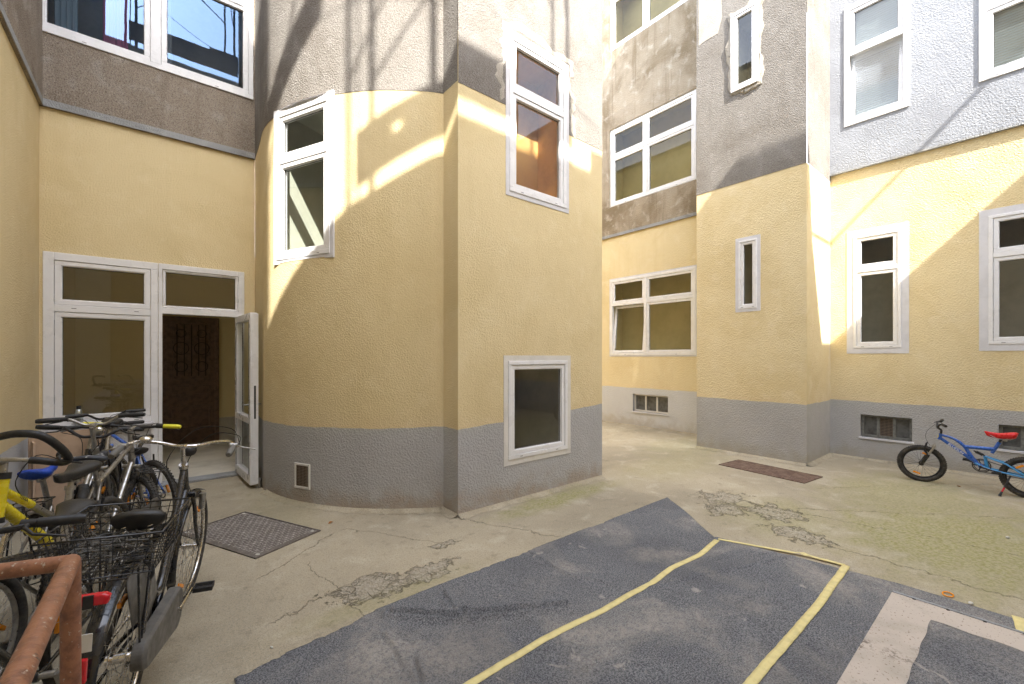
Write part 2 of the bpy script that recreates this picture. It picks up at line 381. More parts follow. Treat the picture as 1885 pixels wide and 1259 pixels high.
# ------------------------------------------------------------------ walls
class Plane:
    """vertical wall: origin, direction along the wall, outward normal into the courtyard"""
    def __init__(s, o, d, n):
        s.o = Vector((o[0], o[1], 0)); s.a = Vector((d[0], d[1], 0)).normalized(); s.n = Vector((n[0], n[1], 0)).normalized()
    def P(s, t, z, off=0.0): return s.o + s.a * t + s.n * off + Vector((0, 0, z))
    def hit(s, u, v):
        D = ray(u, v); O = Vector((0, 0, H)); t = (s.o - O).dot(s.n) / D.dot(s.n); q = O + D * t
        return (q - s.o).dot(s.a), q.z
    def M(s):      # local (t, off, z) -> world
        M = Matrix.Identity(4)
        for i in range(3): M[i][0] = s.a[i]; M[i][1] = s.n[i]; M[i][2] = (0, 0, 1)[i]; M[i][3] = s.o[i]
        return M
    def rect(s, tl, tr, bl, br):
        a = [s.hit(*p) for p in (tl, tr, bl, br)]
        s0, s1 = (a[0][0] + a[2][0]) / 2, (a[1][0] + a[3][0]) / 2
        z1, z0 = (a[0][1] + a[1][1]) / 2, (a[2][1] + a[3][1]) / 2
        if s0 > s1: s0, s1 = s1, s0
        return (s0, s1, z0, z1)

def wall_part(name, mat, parent, pos, cuts, z0, z1, holes=(), off=0.0, lip=0.0, zc=()):
    """pos(s)->(point, normal). z0/z1 numbers or functions of s. Holes are left open."""
    f0 = z0 if callable(z0) else (lambda s: z0); f1 = z1 if callable(z1) else (lambda s: z1)
    S = sorted(set([round(c, 5) for c in cuts] + [round(x, 5) for h in holes for x in h[:2] if cuts[0] < x < cuts[-1]]))
    def wob(zf):      # hand painted edge of the plinth colour
        return lambda s: zf(s) + (.0035 * math.sin(s * 6.1) + .0025 * math.sin(s * 17 + 1) + .0015 * math.sin(s * 41) if .7 < zf(s) < 1.05 else 0)
    f0, f1 = wob(f0), wob(f1)
    n_ = int((cuts[-1] - cuts[0]) / .06)
    if n_ < 400 and len(cuts) < 10 and (.7 < f0(cuts[0]) < 1.05 or .7 < f1(cuts[0]) < 1.05): S = sorted(set(S + [round(cuts[0] + (cuts[-1] - cuts[0]) * i / max(1, n_), 5) for i in range(1, n_)]))
    a0 = max(f0(s) for s in S); a1 = min(f1(s) for s in S)
    Z = sorted(set(round(z, 5) for h in holes for z in h[2:4] if a0 + 1e-4 < z < a1 - 1e-4) | set(zc))
    mb = MB(); rows = []
    for s in S:
        p, n = pos(s); q = p + n * off
        rows.append([Vector((q.x, q.y, z)) for z in [f0(s)] + Z + [f1(s)]])
    V = [v for r in rows for v in r]; nz = len(Z) + 2; F = []
    for i in range(len(S) - 1):
        for j in range(nz - 1):
            cs = (S[i] + S[i + 1]) / 2
            zs = [f0(cs)] + Z + [f1(cs)]; cz = (zs[j] + zs[j + 1]) / 2
            if any(h[0] < cs < h[1] and h[2] < cz < h[3] for h in holes): continue
            F.append((i * nz + j, (i + 1) * nz + j, (i + 1) * nz + j + 1, i * nz + j + 1))
    mb.add(V, F)
    if lip:
        for i in range(len(S) - 1):
            cs = (S[i] + S[i + 1]) / 2
            if any(h[0] < cs < h[1] and h[2] < f0(cs) < h[3] for h in holes): continue
            (p, n), (p2, n2) = pos(S[i]), pos(S[i + 1])
            A, B = rows[i][0], rows[i + 1][0]
            mb.add([A, B, B - n2 * lip, A - n * lip], [(0, 1, 2, 3)])
    return mb.build(name, mat, parent)
def planepos(pl): return lambda s: (pl.P(s, 0), pl.n)

def window(parent, pl, rect, cols=(0, 1), transom=.28, name='window', casing=.05, fw=.05, sash=.045, glass='glass', room='room olive',
           depth=.8, margin=.25, tilt=(), cmat='casing paint', blind=None, notrans=(), label=None, roomside=None, inset=0.0, slots=True, mul=.07, patch=0):
    """casing band, frame, mullions, sashes, panes and the room behind. returns hole"""
    s0, s1, z0, z1 = rect; M = pl.M(); b = .0 - inset
    fr = MB(M)
    def ring(mb, a0, a1, c0, c1, w, o0, o1, wb=None):
        wb = wb or w
        mb.box((a0, o0, c0), (a1, o1, c0 + wb)); mb.box((a0, o0, c1 - w), (a1, o1, c1))
        mb.box((a0, o0, c0 + wb), (a0 + w, o1, c1 - w)); mb.box((a1 - w, o0, c0 + wb), (a1, o1, c1 - w))
    i0, i1, j0, j1 = s0 + casing, s1 - casing, z0 + casing, z1 - casing
    ring(fr, i0, i1, j0, j1, fw, b - .06, b + .014)
    lights = []
    for k in range(len(cols) - 1):
        a0 = i0 + (i1 - i0) * cols[k]; a1 = i0 + (i1 - i0) * cols[k + 1]
        a0 = a0 + (fw if k == 0 else mul / 2); a1 = a1 - (fw if k == len(cols) - 2 else mul / 2)
        if k > 0: fr.box((a0 - mul, b - .06, j0 + fw), (a0, b + .013, j1 - fw))
        if transom and k not in notrans:
            zt = j1 - (j1 - j0) * transom
            fr.box((a0, b - .06, zt - .035), (a1, b + .012, zt + .035))
            lights += [(a0, a1, zt + .035, j1 - fw, k, 1), (a0, a1, j0 + fw, zt - .035, k, 0)]
        else: lights.append((a0, a1, j0 + fw, j1 - fw, k, 0))
    wo = fr.build(name, 'white frame', parent, bevel=.004)
    if label: wo['label'] = label
    if casing:
        cs = MB(M); ring(cs, s0, s1, z0, z1, casing, b - .05, b + .006); cs.build('casing', cmat, wo)
    if slots:
        for k in (.2, .8):
            x = i0 + (i1 - i0) * k; sl = MB(M); sl.box((x - .018, b + .0142, j0 + .018), (x + .018, b + .0152, j0 + .023)); sl.build('drain_slot', 'slot', wo)
    for (a0, a1, c0, c1, k, top) in lights:
        MT = M
        if (k, top) in tilt:      # bottom hung, tilted into the room
            MT = M @ Matrix.Translation((0, b - .02, c0)) @ Matrix.Rotation(R_(5.5), 4, 'X') @ Matrix.Translation((0, -b + .02, -c0))
        g = MB(MT); ring(g, a0 + .003, a1 - .003, c0 + .003, c1 - .003, sash, b - .05, b + .004)
        ring(g, a0 + sash, a1 - sash, c0 + sash, c1 - sash, .010, b - .05, b - .008)
        so = g.build('sash', 'white frame', wo, bevel=.003)
        e = sash + .010
        p = MB(MT); p.add([(a0 + e, b - .03, c0 + e), (a1 - e, b - .03, c0 + e), (a1 - e, b - .03, c1 - e), (a0 + e, b - .03, c1 - e)], [(0, 1, 2, 3)])
        p.build('pane', glass, wo)
        q = MB(MT); ring(q, a0 + e - .002, a1 - e + .002, c0 + e - .002, c1 - e + .002, .006, b - .031, b - .024); q.build('seal', 'seal', wo)
    if room:
        r = MB(M); d0 = b - .06; mg = margin
        r.add([(s0, 0, z0), (s1, 0, z0), (s1, 0, z1), (s0, 0, z1), (s0, d0 - .12, z0), (s1, d0 - .12, z0), (s1, d0 - .12, z1), (s0, d0 - .12, z1)],
              [(0, 1, 5, 4), (1, 2, 6, 5), (2, 3, 7, 6), (3, 0, 4, 7)])
        A = [(s0, z0), (s1, z0), (s1, z1), (s0, z1)]; B = [(s0 - mg, z0 - mg), (s1 + mg, z0 - mg), (s1 + mg, z1 + mg), (s0 - mg, z1 + mg)]
        V = [(x, d0 - .12, z) for x, z in A] + [(x, d0 - .12, z) for x, z in B] + [(x, d0 - depth, z) for x, z in B]
        r.add(V, [(0, 1, 5, 4), (1, 2, 6, 5), (2, 3, 7, 6), (3, 0, 4, 7), (4, 5, 9, 8), (5, 6, 10, 9), (6, 7, 11, 10), (7, 4, 8, 11), (8, 9, 10, 11)])
        r.build('room_lining', room, wo)
    if blind is not None:
        for (a0, a1, c0, c1, k, top) in lights:
            s_ = MB(M); z = c0 + .02
            while z < c1 - .01:
                s_.add([(a0, b - .085, z), (a1, b - .085, z), (a1, b - .066, z + .020), (a0, b - .066, z + .020)], [(0, 1, 2, 3)]); z += .034
            s_.build('blind', blind, wo)
    return (s0 + .012, s1 - .012, z0 + .012, z1 - .012), wo, lights, M

def mortar_patch(parent, pl, rect, grow=.1, seed=1, mat='patch mortar', off=.005, bottom=True):
    """ragged band of repair mortar round a window"""
    rnd = random.Random(seed); s0, s1, z0, z1 = rect; N = []; In = []
    per = []
    def side(ax, ay, bx, by, n):
        for i in range(n): t = i / n; per.append((ax + (bx - ax) * t, ay + (by - ay) * t))
    side(s0, z0, s1, z0, 30); side(s1, z0, s1, z1, 60); side(s1, z1, s0, z1, 30); side(s0, z1, s0, z0, 60)
    cx, cz = (s0 + s1) / 2, (z0 + z1) / 2; V = []; n = len(per)
    for (x, z) in per: V.append((x + (.02 if x < cx else -.02), 0.001, z + (.02 if z < cz else -.02)))
    for i, (x, z) in enumerate(per):
        ph = i / len(per) * 2 * PI; g = grow * max(.12, .55 + .30 * math.sin(3 * ph + seed) + .25 * math.sin(7 * ph + 2 * seed) + .14 * math.sin(17 * ph + seed) + .10 * rnd.random())
        dx = -g if x <= s0 + 1e-6 else (g if x >= s1 - 1e-6 else 0); dz = -g if z <= z0 + 1e-6 else (g if z >= z1 - 1e-6 else 0)
        V.append((x + dx * .75, off, z + dz * .75)); 
    for i, (x, z) in enumerate(per):
        p = V[n + i]; ddx = p[0] - cx; ddz = p[2] - cz; L = math.hypot(ddx, ddz)
        V.append((p[0] + ddx / L * .018, 0.0005, p[2] + ddz / L * .018))
    F = [(i, (i + 1) % n, (i + 1) % n + n, i + n) for i in range(n)] + [(i + n, (i + 1) % n + n, (i + 1) % n + 2 * n, i + 2 * n) for i in range(n)]
    if not bottom: F = [f for f in F if not (f[0] % n < 30)]
    mb = MB(pl.M()); mb.add(V, F, True); return mb.build('repair_patch', mat, parent)

# ================================================================== ground
g = MB(); g.add([(-60, -60, 0), (60, -60, 0), (60, 60, 0), (-60, 60, 0)], [(0, 1, 2, 3)])
tag(g.build('ground', 'courtyard concrete'), kind='structure')

# planes
XL, YB, XT, YT, XP, YP, XE = -.98, 6.90, 2.315, 3.645, 7.34, 2.115, 8.48
PL_left = Plane((XL, YB), (0, -1), (1, 0)); PL_back = Plane((XL, YB), (1, 0), (0, -1))
PL_tower = Plane((XT, YT), (1, 0), (0, -1)); PL_far = Plane((XE, 14), (0, -1), (-1, 0))
PL_pil = Plane((XP, 3.78), (0, -1), (-1, 0)); PL_pside = Plane((XP, YP), (1, 0), (0, -1)); PL_wing = Plane((XE, YP), (0, -1), (-1, 0))

# ================================================================== left building (left wall + recessed door wall)
LB = root('courtyard_building', (XL, YB, 0), 'yellow recessed building corner at the left with the open glazed door and sky-reflecting upper window', 'building', world=True)
ZB = 4.335
def flat(name, mat, par, pl, s0, s1, z0, z1, holes=(), **k): return wall_part(name, mat, par, planepos(pl), [s0, s1], z0, z1, holes, **k)
flat('plinth_wall', 'pale plinth', LB, PL_left, 0, 9.6, 0, .80)
flat('lower_wall', 'yellow render', LB, PL_left, 0, 9.6, .80, ZB)
flat('upper_wall', 'dark render', LB, PL_left, 0, 7.58, ZB, 8.6, off=.03, lip=.03)
mb = MB(); mb.box((XL - 3.2, -.68, 8.72), (XL + .03, 1.6, 12.6)); mb.build('sun_block', 'dark render', LB)  # unseen block added above the roof to shade the tower's left edge
flat('cement_lip', 'cement strip', LB, PL_left, 0, 7.58, ZB + .002, ZB + .07, off=.036, lip=.01)
# door wall
sh = lambda u, v: PL_back.hit(u, v)
WX0 = sh(79, 620)[0]; WX1 = sh(449.5, 540)[0]; DX0 = sh(299, 700)[0]; DX1 = sh(438.5, 620)[0]; MX = sh(287, 620)[0]
ZTOP = .5 * (sh(79, 463.5)[1] + sh(447.7, 499.9)[1]); ZSILL = .5 * (sh(99.6, 778.7)[1] + sh(268.9, 766.3)[1]); ZTR = sh(370, 581)[1]
print('door wall', WX0, WX1, DX0, DX1, MX, ZTOP, ZSILL, ZTR)
door_hole = (DX0 - .06, WX1 - .012, -.01, ZTOP - .012); win_hole = (WX0 + .012, DX0 - .06, ZSILL - .05, ZTOP - .012)
XR = 1.062 - XL
up_rect = PL_back.rect((57, -60), (465.5, -60), (57, 55.7), (465.5, 184.4))
up_rect = (up_rect[0], min(up_rect[1], XR - .012), up_rect[2], 6.95)
print('upper win', up_rect)
flat('lower_wall', 'yellow render', LB, PL_back, 0, XR, .80, ZB, [door_hole, win_hole])
flat('plinth_wall', 'pale plinth', LB, PL_back, 0, DX0 - .06, 0, .80, [win_hole]); flat('plinth_wall', 'pale plinth', LB, PL_back, WX1 - .012, XR, 0, .80)
hU, wo, li, M = window(LB, PL_back, up_rect, cols=(0, .5, 1), transom=.30, glass='glass sky', room='room grey', casing=.0, fw=.06, sash=.05, mul=.10, depth=1.0, margin=.0,
                       label='wide upper window reflecting blue sky above the open door', inset=-.03)
flat('upper_wall', 'dark render', LB, PL_back, 0, XR, ZB, 8.6, [up_rect], off=.03, lip=.03)
flat('cement_lip', 'cement strip', LB, PL_back, 0, XR, ZB + .002, ZB + .08, off=.036, lip=.01)
def curtain(par, M, a0, a1, z0, z1, off, mat, folds=7, seed=0):
    rnd = random.Random(seed); mb = MB(M); n = folds * 6; V = []
    for i in range(n + 1):
        t = i / n; o_ = off + .03 * math.sin(t * folds * 2 * PI) + .01 * rnd.random()
        V += [(a0 + (a1 - a0) * t, o_, z0), (a0 + (a1 - a0) * t, o_, z1)]
    mb.add(V, [(2 * i, 2 * i + 2, 2 * i + 3, 2 * i + 1) for i in range(n)], True); return mb.build('curtain', mat, par)
a0, a1, c0, c1 = up_rect
curtain(wo, M, a0 + .55, a0 + .78, c0 + .05, c1, -.20, 'curtain pink', 4); curtain(wo, M, a0 + .15, a0 + .34, c0 + .05, c1, -.20, 'curtain teal', 4); curtain(wo, M, a0 + 1.05, a0 + 1.2, c0 + .05, c1, -.2, 'curtain white', 3)

# big ground-floor glazing: window + transom over door
def glazing():
    M = PL_back.M(); fr = MB(M)
    def ring(mb, x0, x1, z0, z1, w, o0, o1):
        mb.box((x0, o0, z0), (x1, o1, z0 + w)); mb.box((x0, o0, z1 - w), (x1, o1, z1)); mb.box((x0, o0, z0 + w), (x0 + w, o1, z1 - w)); mb.box((x1 - w, o0, z0 + w), (x1, o1, z1 - w))
    zt = PL_back.hit(185, 571)[1]
    # casing and posts
    fr.box((WX0, -.07, ZSILL - .06), (WX0 + .085, .012, ZTOP)); fr.box((WX0 + .085, -.07, ZTOP - .085), (MX + .02, .012, ZTOP))
    fr.box((WX0 + .085, -.07, ZSILL - .06), (MX - .05, .012, ZSILL + .01)); fr.box((MX - .05, -.07, 0.0), (MX + .02, .012, ZTOP - .085))
    fr.box((WX0 + .085, -.07, zt - .04), (MX - .05, .011, zt + .04))
    fr.box((MX + .023, -.07, 0), (DX0, .016, ZTOP - .0)); fr.box((DX1, -.07, 0), (WX1, .016, ZTOP)); fr.box((DX0, -.07, ZTOP - .07), (DX1, .016, ZTOP)); fr.box((DX0, -.07, ZTR), (DX1, .017, ZTR + .075))
    o = fr.build('window', 'white frame', LB, bevel=.004); o['label'] = 'large ground floor glazing with a white post beside the open door'
    for (x0, x1, z0, z1, sw) in ((WX0 + .085, MX - .05, zt + .04, ZTOP - .085, .05), (WX0 + .085, MX - .05, ZSILL + .01, zt - .04, .05), (DX0, DX1, ZTR + .075, ZTOP - .07, .02)):
        s_ = MB(M); ring(s_, x0 + .003, x1 - .003, z0 + .003, z1 - .003, sw, -.06, .004); ring(s_, x0 + sw, x1 - sw, z0 + sw, z1 - sw, .012, -.06, -.01); s_.build('sash', 'white frame', o, bevel=.003)
        e = sw + .012; p = MB(M); p.add([(x0 + e, -.035, z0 + e), (x1 - e, -.035, z0 + e), (x1 - e, -.035, z1 - e), (x0 + e, -.035, z1 - e)], [(0, 1, 2, 3)]); p.build('pane', 'glass strong', o)
        q = MB(M); ring(q, x0 + e - .002, x1 - e + .002, z0 + e - .002, z1 - e + .002, .007, -.036, -.028); q.build('seal', 'seal', o)
    for x in (WX0 + .22, MX - .2):
        sl = MB(M); sl.box((x, .0122, ZSILL - .03), (x + .04, .0132, ZSILL - .024)); sl.build('drain_slot', 'slot', o)
        sl = MB(M); sl.box((x, .0112, zt), (x + .04, .0122, zt + .006)); sl.build('drain_slot', 'slot', o)
    # parapet panel below the window is part of the plinth; hall behind
    h = MB(M); x0, x1, d0, d1, zh = -.02, 2.25, -.075, -2.9, 3.0
    h.add([(x0, d1, .45), (x1, d1, .45), (x1, d1, zh), (x0, d1, zh), (x0, d0, .45), (x0, d0, zh), (x1, d0, .45), (x1, d0, zh)], [(0, 1, 2, 3), (0, 3, 5, 4), (1, 6, 7, 2), (3, 2, 7, 5)])
    h.build('hall_wall', 'hall wall', LB)
    h = MB(M); h.add([(x0, d1 + .004, .0), (x1, d1 + .004, .0), (x1, d1 + .004, .45), (x0, d1 + .004, .45), (x0, d0, .0), (x0, d0, .45), (x1, d0, .0), (x1, d0, .45)], [(0, 1, 2, 3), (0, 3, 5, 4), (1, 6, 7, 2)]); h.build('hall_wall', 'room grey', LB)
    h = MB(M); h.add([(x0, d1, .03), (x1, d1, .03), (x1, -.02, .03), (x0, -.02, .03)], [(0, 1, 2, 3)]); h.build('hall_floor', 'room grey', LB)
    # old dark door at the back of the hall
    P2 = Plane((XL, YB + 2.88), (1, 0), (0, -1)); e0 = P2.hit(298, 700)[0]; e1 = P2.hit(403, 700)[0]; M2 = P2.M(); zt2 = 2.32
    D = MB(M2); D.box((e0, .0, .03), (e1, .05, zt2)); W = e1 - e0
    for (a, b_, c, d) in ((.16, .84, .12, .30), (.16, .84, .38, .46), (.16, .84, .50, .96)):
        x0_, x1_, z0_, z1_ = e0 + W * a, e0 + W * b_, .03 + c * (zt2 - .03), .03 + d * (zt2 - .03)
        ring(D, x0_, x1_, z0_, z1_, .025, .05, .075)
    for k in range(2): D.box((e0 + W * (.02 + .9 * k), .05, .03), (e0 + W * (.08 + .9 * k), .07, zt2))
    d = D.build('old_door', 'old door', LB, bevel=.004); d['label'] = 'dark brown panelled door with ironwork inside the hall'
    I = MB(M2); cx = e0 + W / 2; zc = 1.55
    for k in range(5): x = e0 + W * (.25 + .125 * k); I.tube([(x, .07, 1.25), (x, .07, 2.18)], .008, 6)
    for (cz, r) in ((1.42, .09), (1.75, .11), (2.02, .07)):
        for dx in (-.15, .15): I.tube([(cx + dx + r * math.cos(t), .08, cz + r * math.sin(t)) for t in [i * PI / 8 for i in range(16)]], .007, 5, closed=True)
    I.build('ironwork', 'door iron', d)
glazing()
def door_leaf():
    A = Vector((XL + DX1 - .005, YB - .02, 0)); B = Vector((XL + DX1 + .045, YB - .90, 0)); pl = Plane(A, B - A, (-1, 0)); M = pl.M(); Wd = (B - A).length; z0, z1 = .05, ZTR
    D = MB(M); w = .085; t0, t1 = -.035, .035
    D.box((0, t0, z0), (w, t1, z1)); D.box((Wd - w, t0, z0), (Wd, t1, z1)); D.box((w, t0, z1 - w), (Wd - w, t1, z1)); D.box((w, t0, z0), (Wd - w, t1, z0 + .11)); D.box((w, t0, .78), (Wd - w, t1, .86))
    D.box((Wd, -.05, z0 + .01), (Wd + .012, .02, z1 - .01))
    d = D.build('door_leaf', 'white frame', LB, bevel=.005); d['label'] = 'open white glazed door leaf seen almost edge-on'
    for (a, b_) in ((z0 + .11, .78), (.86, z1 - w)):
        p = MB(M); p.add([(w, 0, a), (Wd - w, 0, a), (Wd - w, 0, b_), (w, 0, b_)], [(0, 1, 2, 3)]); p.build('pane', 'glass', d)
        q = MB(M)
        for o0, o1 in ((-.037, -.033), (.033, .037)):
            for bx in ((w - .012, w, a, b_), (Wd - w, Wd - w + .012, a, b_)): q.box((bx[0], o0, bx[2]), (bx[1], o1, bx[3]))
        q.build('seal', 'seal', d)
    h = MB(M)
    for s_ in (1, -1): h.tube([(Wd - .045, s_ * .03, 1.02), (Wd - .045, s_ * .075, 1.02), (Wd - .06, s_ * .085, 1.02), (Wd - .17, s_ * .085, 1.02)], .009, 8); h.box((Wd - .06, s_ * .035, .94), (Wd - .03, s_ * .043, 1.12))
    h.build('handle', 'steel', d)
    l = MB(M); l.box((Wd + .012, -.022, .85), (Wd + .015, -.002, 1.25)); l.build('lock_plate', 'seal', d)
door_leaf()
# threshold
t = MB(); t.box((XL + DX0 - .15, 6.80, 0), (1.045, 7.0, .035)); tag(t.build('doorstep', 'cement strip', bevel=.012), 'low concrete doorstep under the open glazed door', 'doorstep')
# small post / door stop at the foot of the door
st = root('door_stop', gp(478, 897), 'small steel door stop post on the ground at the foot of the open door', 'door stop')
m_ = MB(); m_.tube([(0, 0, 0), (0, 0, .10)], .018, 12); m_.ball((0, 0, .105), (.022, .022, .018)); m_.build('post', 'dull alloy', st)
m_ = MB(); m_.box((-.04, -.03, 0), (.04, .03, .008)); m_.build('base_plate', 'dull alloy', st)

# ================================================================== stair tower in the middle
TW = root('stair_tower', (XT, YT, 0), 'rounded yellow stair tower in the middle with a grey plinth and a sharp corner', 'building', world=True)
CP = [(1.064, 6.91), (1.035, 6.4), (1.005, 6.0), (1.012, 5.78), (1.04, 5.58), (1.088, 5.38), (1.15, 5.20), (1.235, 5.01), (1.335, 4.83), (1.455, 4.65), (1.59, 4.48), (1.74, 4.325), (1.90, 4.19), (2.06, 4.075), (2.20, 3.98), (2.315, 3.925)]
def catmull(P, k=4):
    out = []
    for i in range(len(P) - 1):
        p0, p1, p2, p3 = [Vector(P[max(0, min(len(P) - 1, j))]) for j in (i - 1, i, i + 1, i + 2)]
        for q in range(k):
            t = q / k; out.append(.5 * ((2 * p1) + (p2 - p0) * t + (2 * p0 - 5 * p1 + 4 * p2 - p3) * t * t + (3 * p1 - p0 - 3 * p2 + p3) * t ** 3))
    out.append(Vector(P[-1])); return out
CC = catmull(CP, 4)
cs = [0.0]
for a, b in zip(CC, CC[1:]): cs.append(cs[-1] + (b - a).length)
def cpos(s):
    s = max(0, min(cs[-1], s)); i = max(j for j in range(len(cs) - 1) if cs[j] <= s + 1e-9)
    t = (s - cs[i]) / (cs[i + 1] - cs[i]); p = CC[i].lerp(CC[i + 1], t); d = (CC[min(i + 2, len(CC) - 1)] - CC[max(i - 1, 0)]).normalized()
    return Vector((p.x, p.y, 0)), Vector((d.y, -d.x, 0)) * 1.0
def curve_u(u):      # arc length where the vertical plane through column u meets the curve first
    D = ray(u, V0); best = None
    for i in range(len(CC) - 1):
        a, b = CC[i], CC[i + 1]; fa = a.x * D.y - a.y * D.x; fb = b.x * D.y - b.y * D.x
        if fa * fb <= 0: 
            t = fa / (fa - fb); p = a.lerp(b, t); best = (cs[i] + (cs[i + 1] - cs[i]) * t, p)
    return best
if cpos(cs[-1] / 2)[1].x > 0 or cpos(cs[-1] / 2)[1].y > 0:
    _c = cpos
    def cpos(s): p, n = _c(s); return p, -n
sa, pa = curve_u(507); sb, pb = curve_u(616)
plW = Plane(pa, pb - pa, (-(pb - pa).y * -1, -(pb - pa).x))
dd = (pb - pa).normalized(); nn = Vector((dd.y, -dd.x)); nn = nn if nn.x < 0 else -nn
plW = Plane(pa, dd, nn); Wc = (pb - pa).length
zb = .5 * (plW.hit(515, 487)[1] + plW.hit(614.8, 474)[1]); ztp = .5 * (plW.hit(506, 212)[1] + plW.hit(614.8, 162)[1])
print('tower window', sa, sb, Wc, zb, ztp)
recW = (0.0, Wc, zb, ztp)
hc = (sa, sb, zb + .01, ztp - .01)
ZT = lambda s: 4.345
def zpl(s): return .82 + .05 * s / cs[-1]
wall_part('plinth_wall', 'grey plinth', TW, cpos, list(cs), 0, zpl, [])
wall_part('lower_wall', 'yellow render', TW, cpos, list(cs), zpl, ZT, [hc])
wall_part('upper_wall', 'raw render', TW, cpos, list(cs), ZT, 8.0, [hc], off=.004, lip=.004)
window(TW, plW, recW, transom=.33, casing=.045, room='room pale', glass='glass clear', depth=1.0, margin=.1, inset=-.015, label='tall window in the rounded part of the tower')
# top and bottom reveals where the round wall stands proud of the flat window
NS = 14
for z in (zb + .01, ztp - .01):
    V = []; rv = MB()
    for i in range(NS + 1):
        s = sa + (sb - sa) * i / NS; p, n = cpos(s); q = plW.P(Wc * i / NS, 0, -.05)
        V += [(p.x + n.x * .004, p.y + n.y * .004, z), (q.x, q.y, z)]
    rv.add(V, [(2 * i, 2 * i + 2, 2 * i + 3, 2 * i + 1) for i in range(NS)]); rv.build('window_reveal', 'casing paint', TW)
# short return and straight face
PL_ret = Plane((XT, 3.925), (0, -1), (-1, 0)); LR = 3.925 - YT
flat('plinth_wall', 'grey plinth', TW, PL_ret, 0, LR, 0, .87); flat('lower_wall', 'yellow render', TW, PL_ret, 0, LR, .87, 4.345); flat('upper_wall', 'raw render', TW, PL_ret, 0, LR, 4.345, 8.0, off=.004)
TL = 4.560 - XT
rA = PL_tower.rect((929.3, 43.7), (1043.7, 123.1), (932.5, 359.5), (1049.7, 393.2)); rB = PL_tower.rect((925.6, 654.3), (1049.3, 654.3), (928.3, 857.1), (1050.2, 834.4))
print('tower face windows', rA, rB)
hA, _, _, _ = window(TW, PL_tower, rA, transom=.345, casing=.05, room='room ochre', depth=.5, margin=.0, glass='glass dull', cmat='casing paint', label='tall upper window right of the sharp corner with ochre inside')
hB, _, _, _ = window(TW, PL_tower, rB, transom=0, casing=.06, fw=.045, room='room grey', depth=1.4, margin=.2, glass='glass strong', cmat='casing cream', label='low square window near the ground in the grey plinth')
zpt = lambda s: .87 + .105 * s / TL
wall_part('plinth_wall', 'grey plinth', TW, planepos(PL_tower), [0, TL], 0, zpt, [hB])
wall_part('lower_wall', 'yellow render', TW, planepos(PL_tower), [0, TL], zpt, 4.33, [hA, hB])
wall_part('upper_wall', 'raw render', TW, planepos(PL_tower), [0, TL], 4.33, 8.0, [hA], off=.004, lip=.004)
mortar_patch(TW, PL_tower, (rA[0], rA[1], 4.42, rA[3]), .16, 3, off=.008, bottom=False)
PL_ts = Plane((4.560, YT), (0, 1), (1, 0))
flat('side_wall', 'yellow render', TW, PL_ts, 0, 10, 0, 8.0)
# vent in the round plinth
sv, pv = curve_u(557); nv = cpos(sv)[1]; PV = Plane((pv.x, pv.y), (-nv.y, nv.x), nv)
zv0, zv1 = PV.hit(557, 899)[1], PV.hit(557, 853)[1]; vw = .115; Mv = PV.M()
mb = MB(Mv)
mb.box((-vw, -.02, zv0), (vw, .012, zv0 + .022)); mb.box((-vw, -.02, zv1 - .022), (vw, .012, zv1)); mb.box((-vw, -.02, zv0 + .022), (-vw + .022, .012, zv1 - .022)); mb.box((vw - .022, -.02, zv0 + .022), (vw, .012, zv1 - .022))
vo = mb.build('vent_grille', 'casing cream', TW, bevel=.003)
mb = MB(Mv); mb.box((-vw + .022, -.02, zv0 + .022), (vw - .022, .002, zv1 - .022)); mb.build('grille_back', 'slot', vo)
mb = MB(Mv)
for i in range(9): x = -vw + .03 + i * (2 * vw - .06) / 8; mb.box((x - .0025, .002, zv0 + .022), (x + .0025, .006, zv1 - .022))
for i in range(14): z = zv0 + .03 + i * (zv1 - zv0 - .06) / 13; mb.box((-vw + .022, .0015, z - .002), (vw - .022, .0065, z + .002))
mb.build('grille_mesh', 'mesh grille', vo)

# ================================================================== right hand building: far wall, pilaster, wing
RB = root('apartment_building', (XE, 3.0, 0), 'yellow and white apartment building at the right with a projecting pier and cellar windows', 'building', world=True)
f = PL_far
r6 = f.rect((1122.2, 514.2), (1284, 487.3), (1122.2, 656.6), (1284, 655.8)); r7 = f.rect((1122.4, 241.8), (1284.5, 160.1), (1123.4, 386.9), (1285.1, 328.6))
z8 = .5 * (f.hit(1122, 98)[1] + f.hit(1285, -6)[1]); r8 = (r7[0], r7[1], z8, z8 + 1.95)
print('far', r6, r7, r8)
ms6 = .5
h6, _, _, _ = window(RB, f, r6, cols=(0, .45, 1), transom=.33, casing=.03, fw=.06, glass='glass dull', room='room olive', tilt=((0, 0),), label='four-light window at ground floor level with its lower left sash tilted')
h7, _, _, _ = window(RB, f, r7, cols=(0, .45, 1), transom=.36, casing=.03, fw=.06, glass='glass dull', room='room olive', cmat='casing cream', label='four-light window in the stained brown first floor wall')
h8, _, _, _ = window(RB, f, r8, cols=(0, .45, 1), transom=.36, casing=.03, fw=.06, glass='glass dull', room='room olive', cmat='casing cream', label='topmost four-light window cut by the top of the view')
ZF = 4.468; ZPF = .885
cel = f.rect((1164.5, 724), (1229.5, 730), (1165.5, 757), (1229.5, 762.5))
print('cellar far', cel)
far_end = 14 - 3.78
wall_part('plinth_wall', 'pale plinth', RB, planepos(f), [0, far_end], 0, ZPF, [cel])
wall_part('lower_wall', 'yellow render coarse', RB, planepos(f), [0, far_end], ZPF, ZF, [h6])
wall_part('upper_wall', 'stained render', RB, planepos(f), [0, far_end], ZF, 11, [h7, h8], off=.03, lip=.03)
wall_part('cement_lip', 'cement strip', RB, planepos(f), [0, far_end], ZF + .002, ZF + .07, [], off=.035, lip=.01)
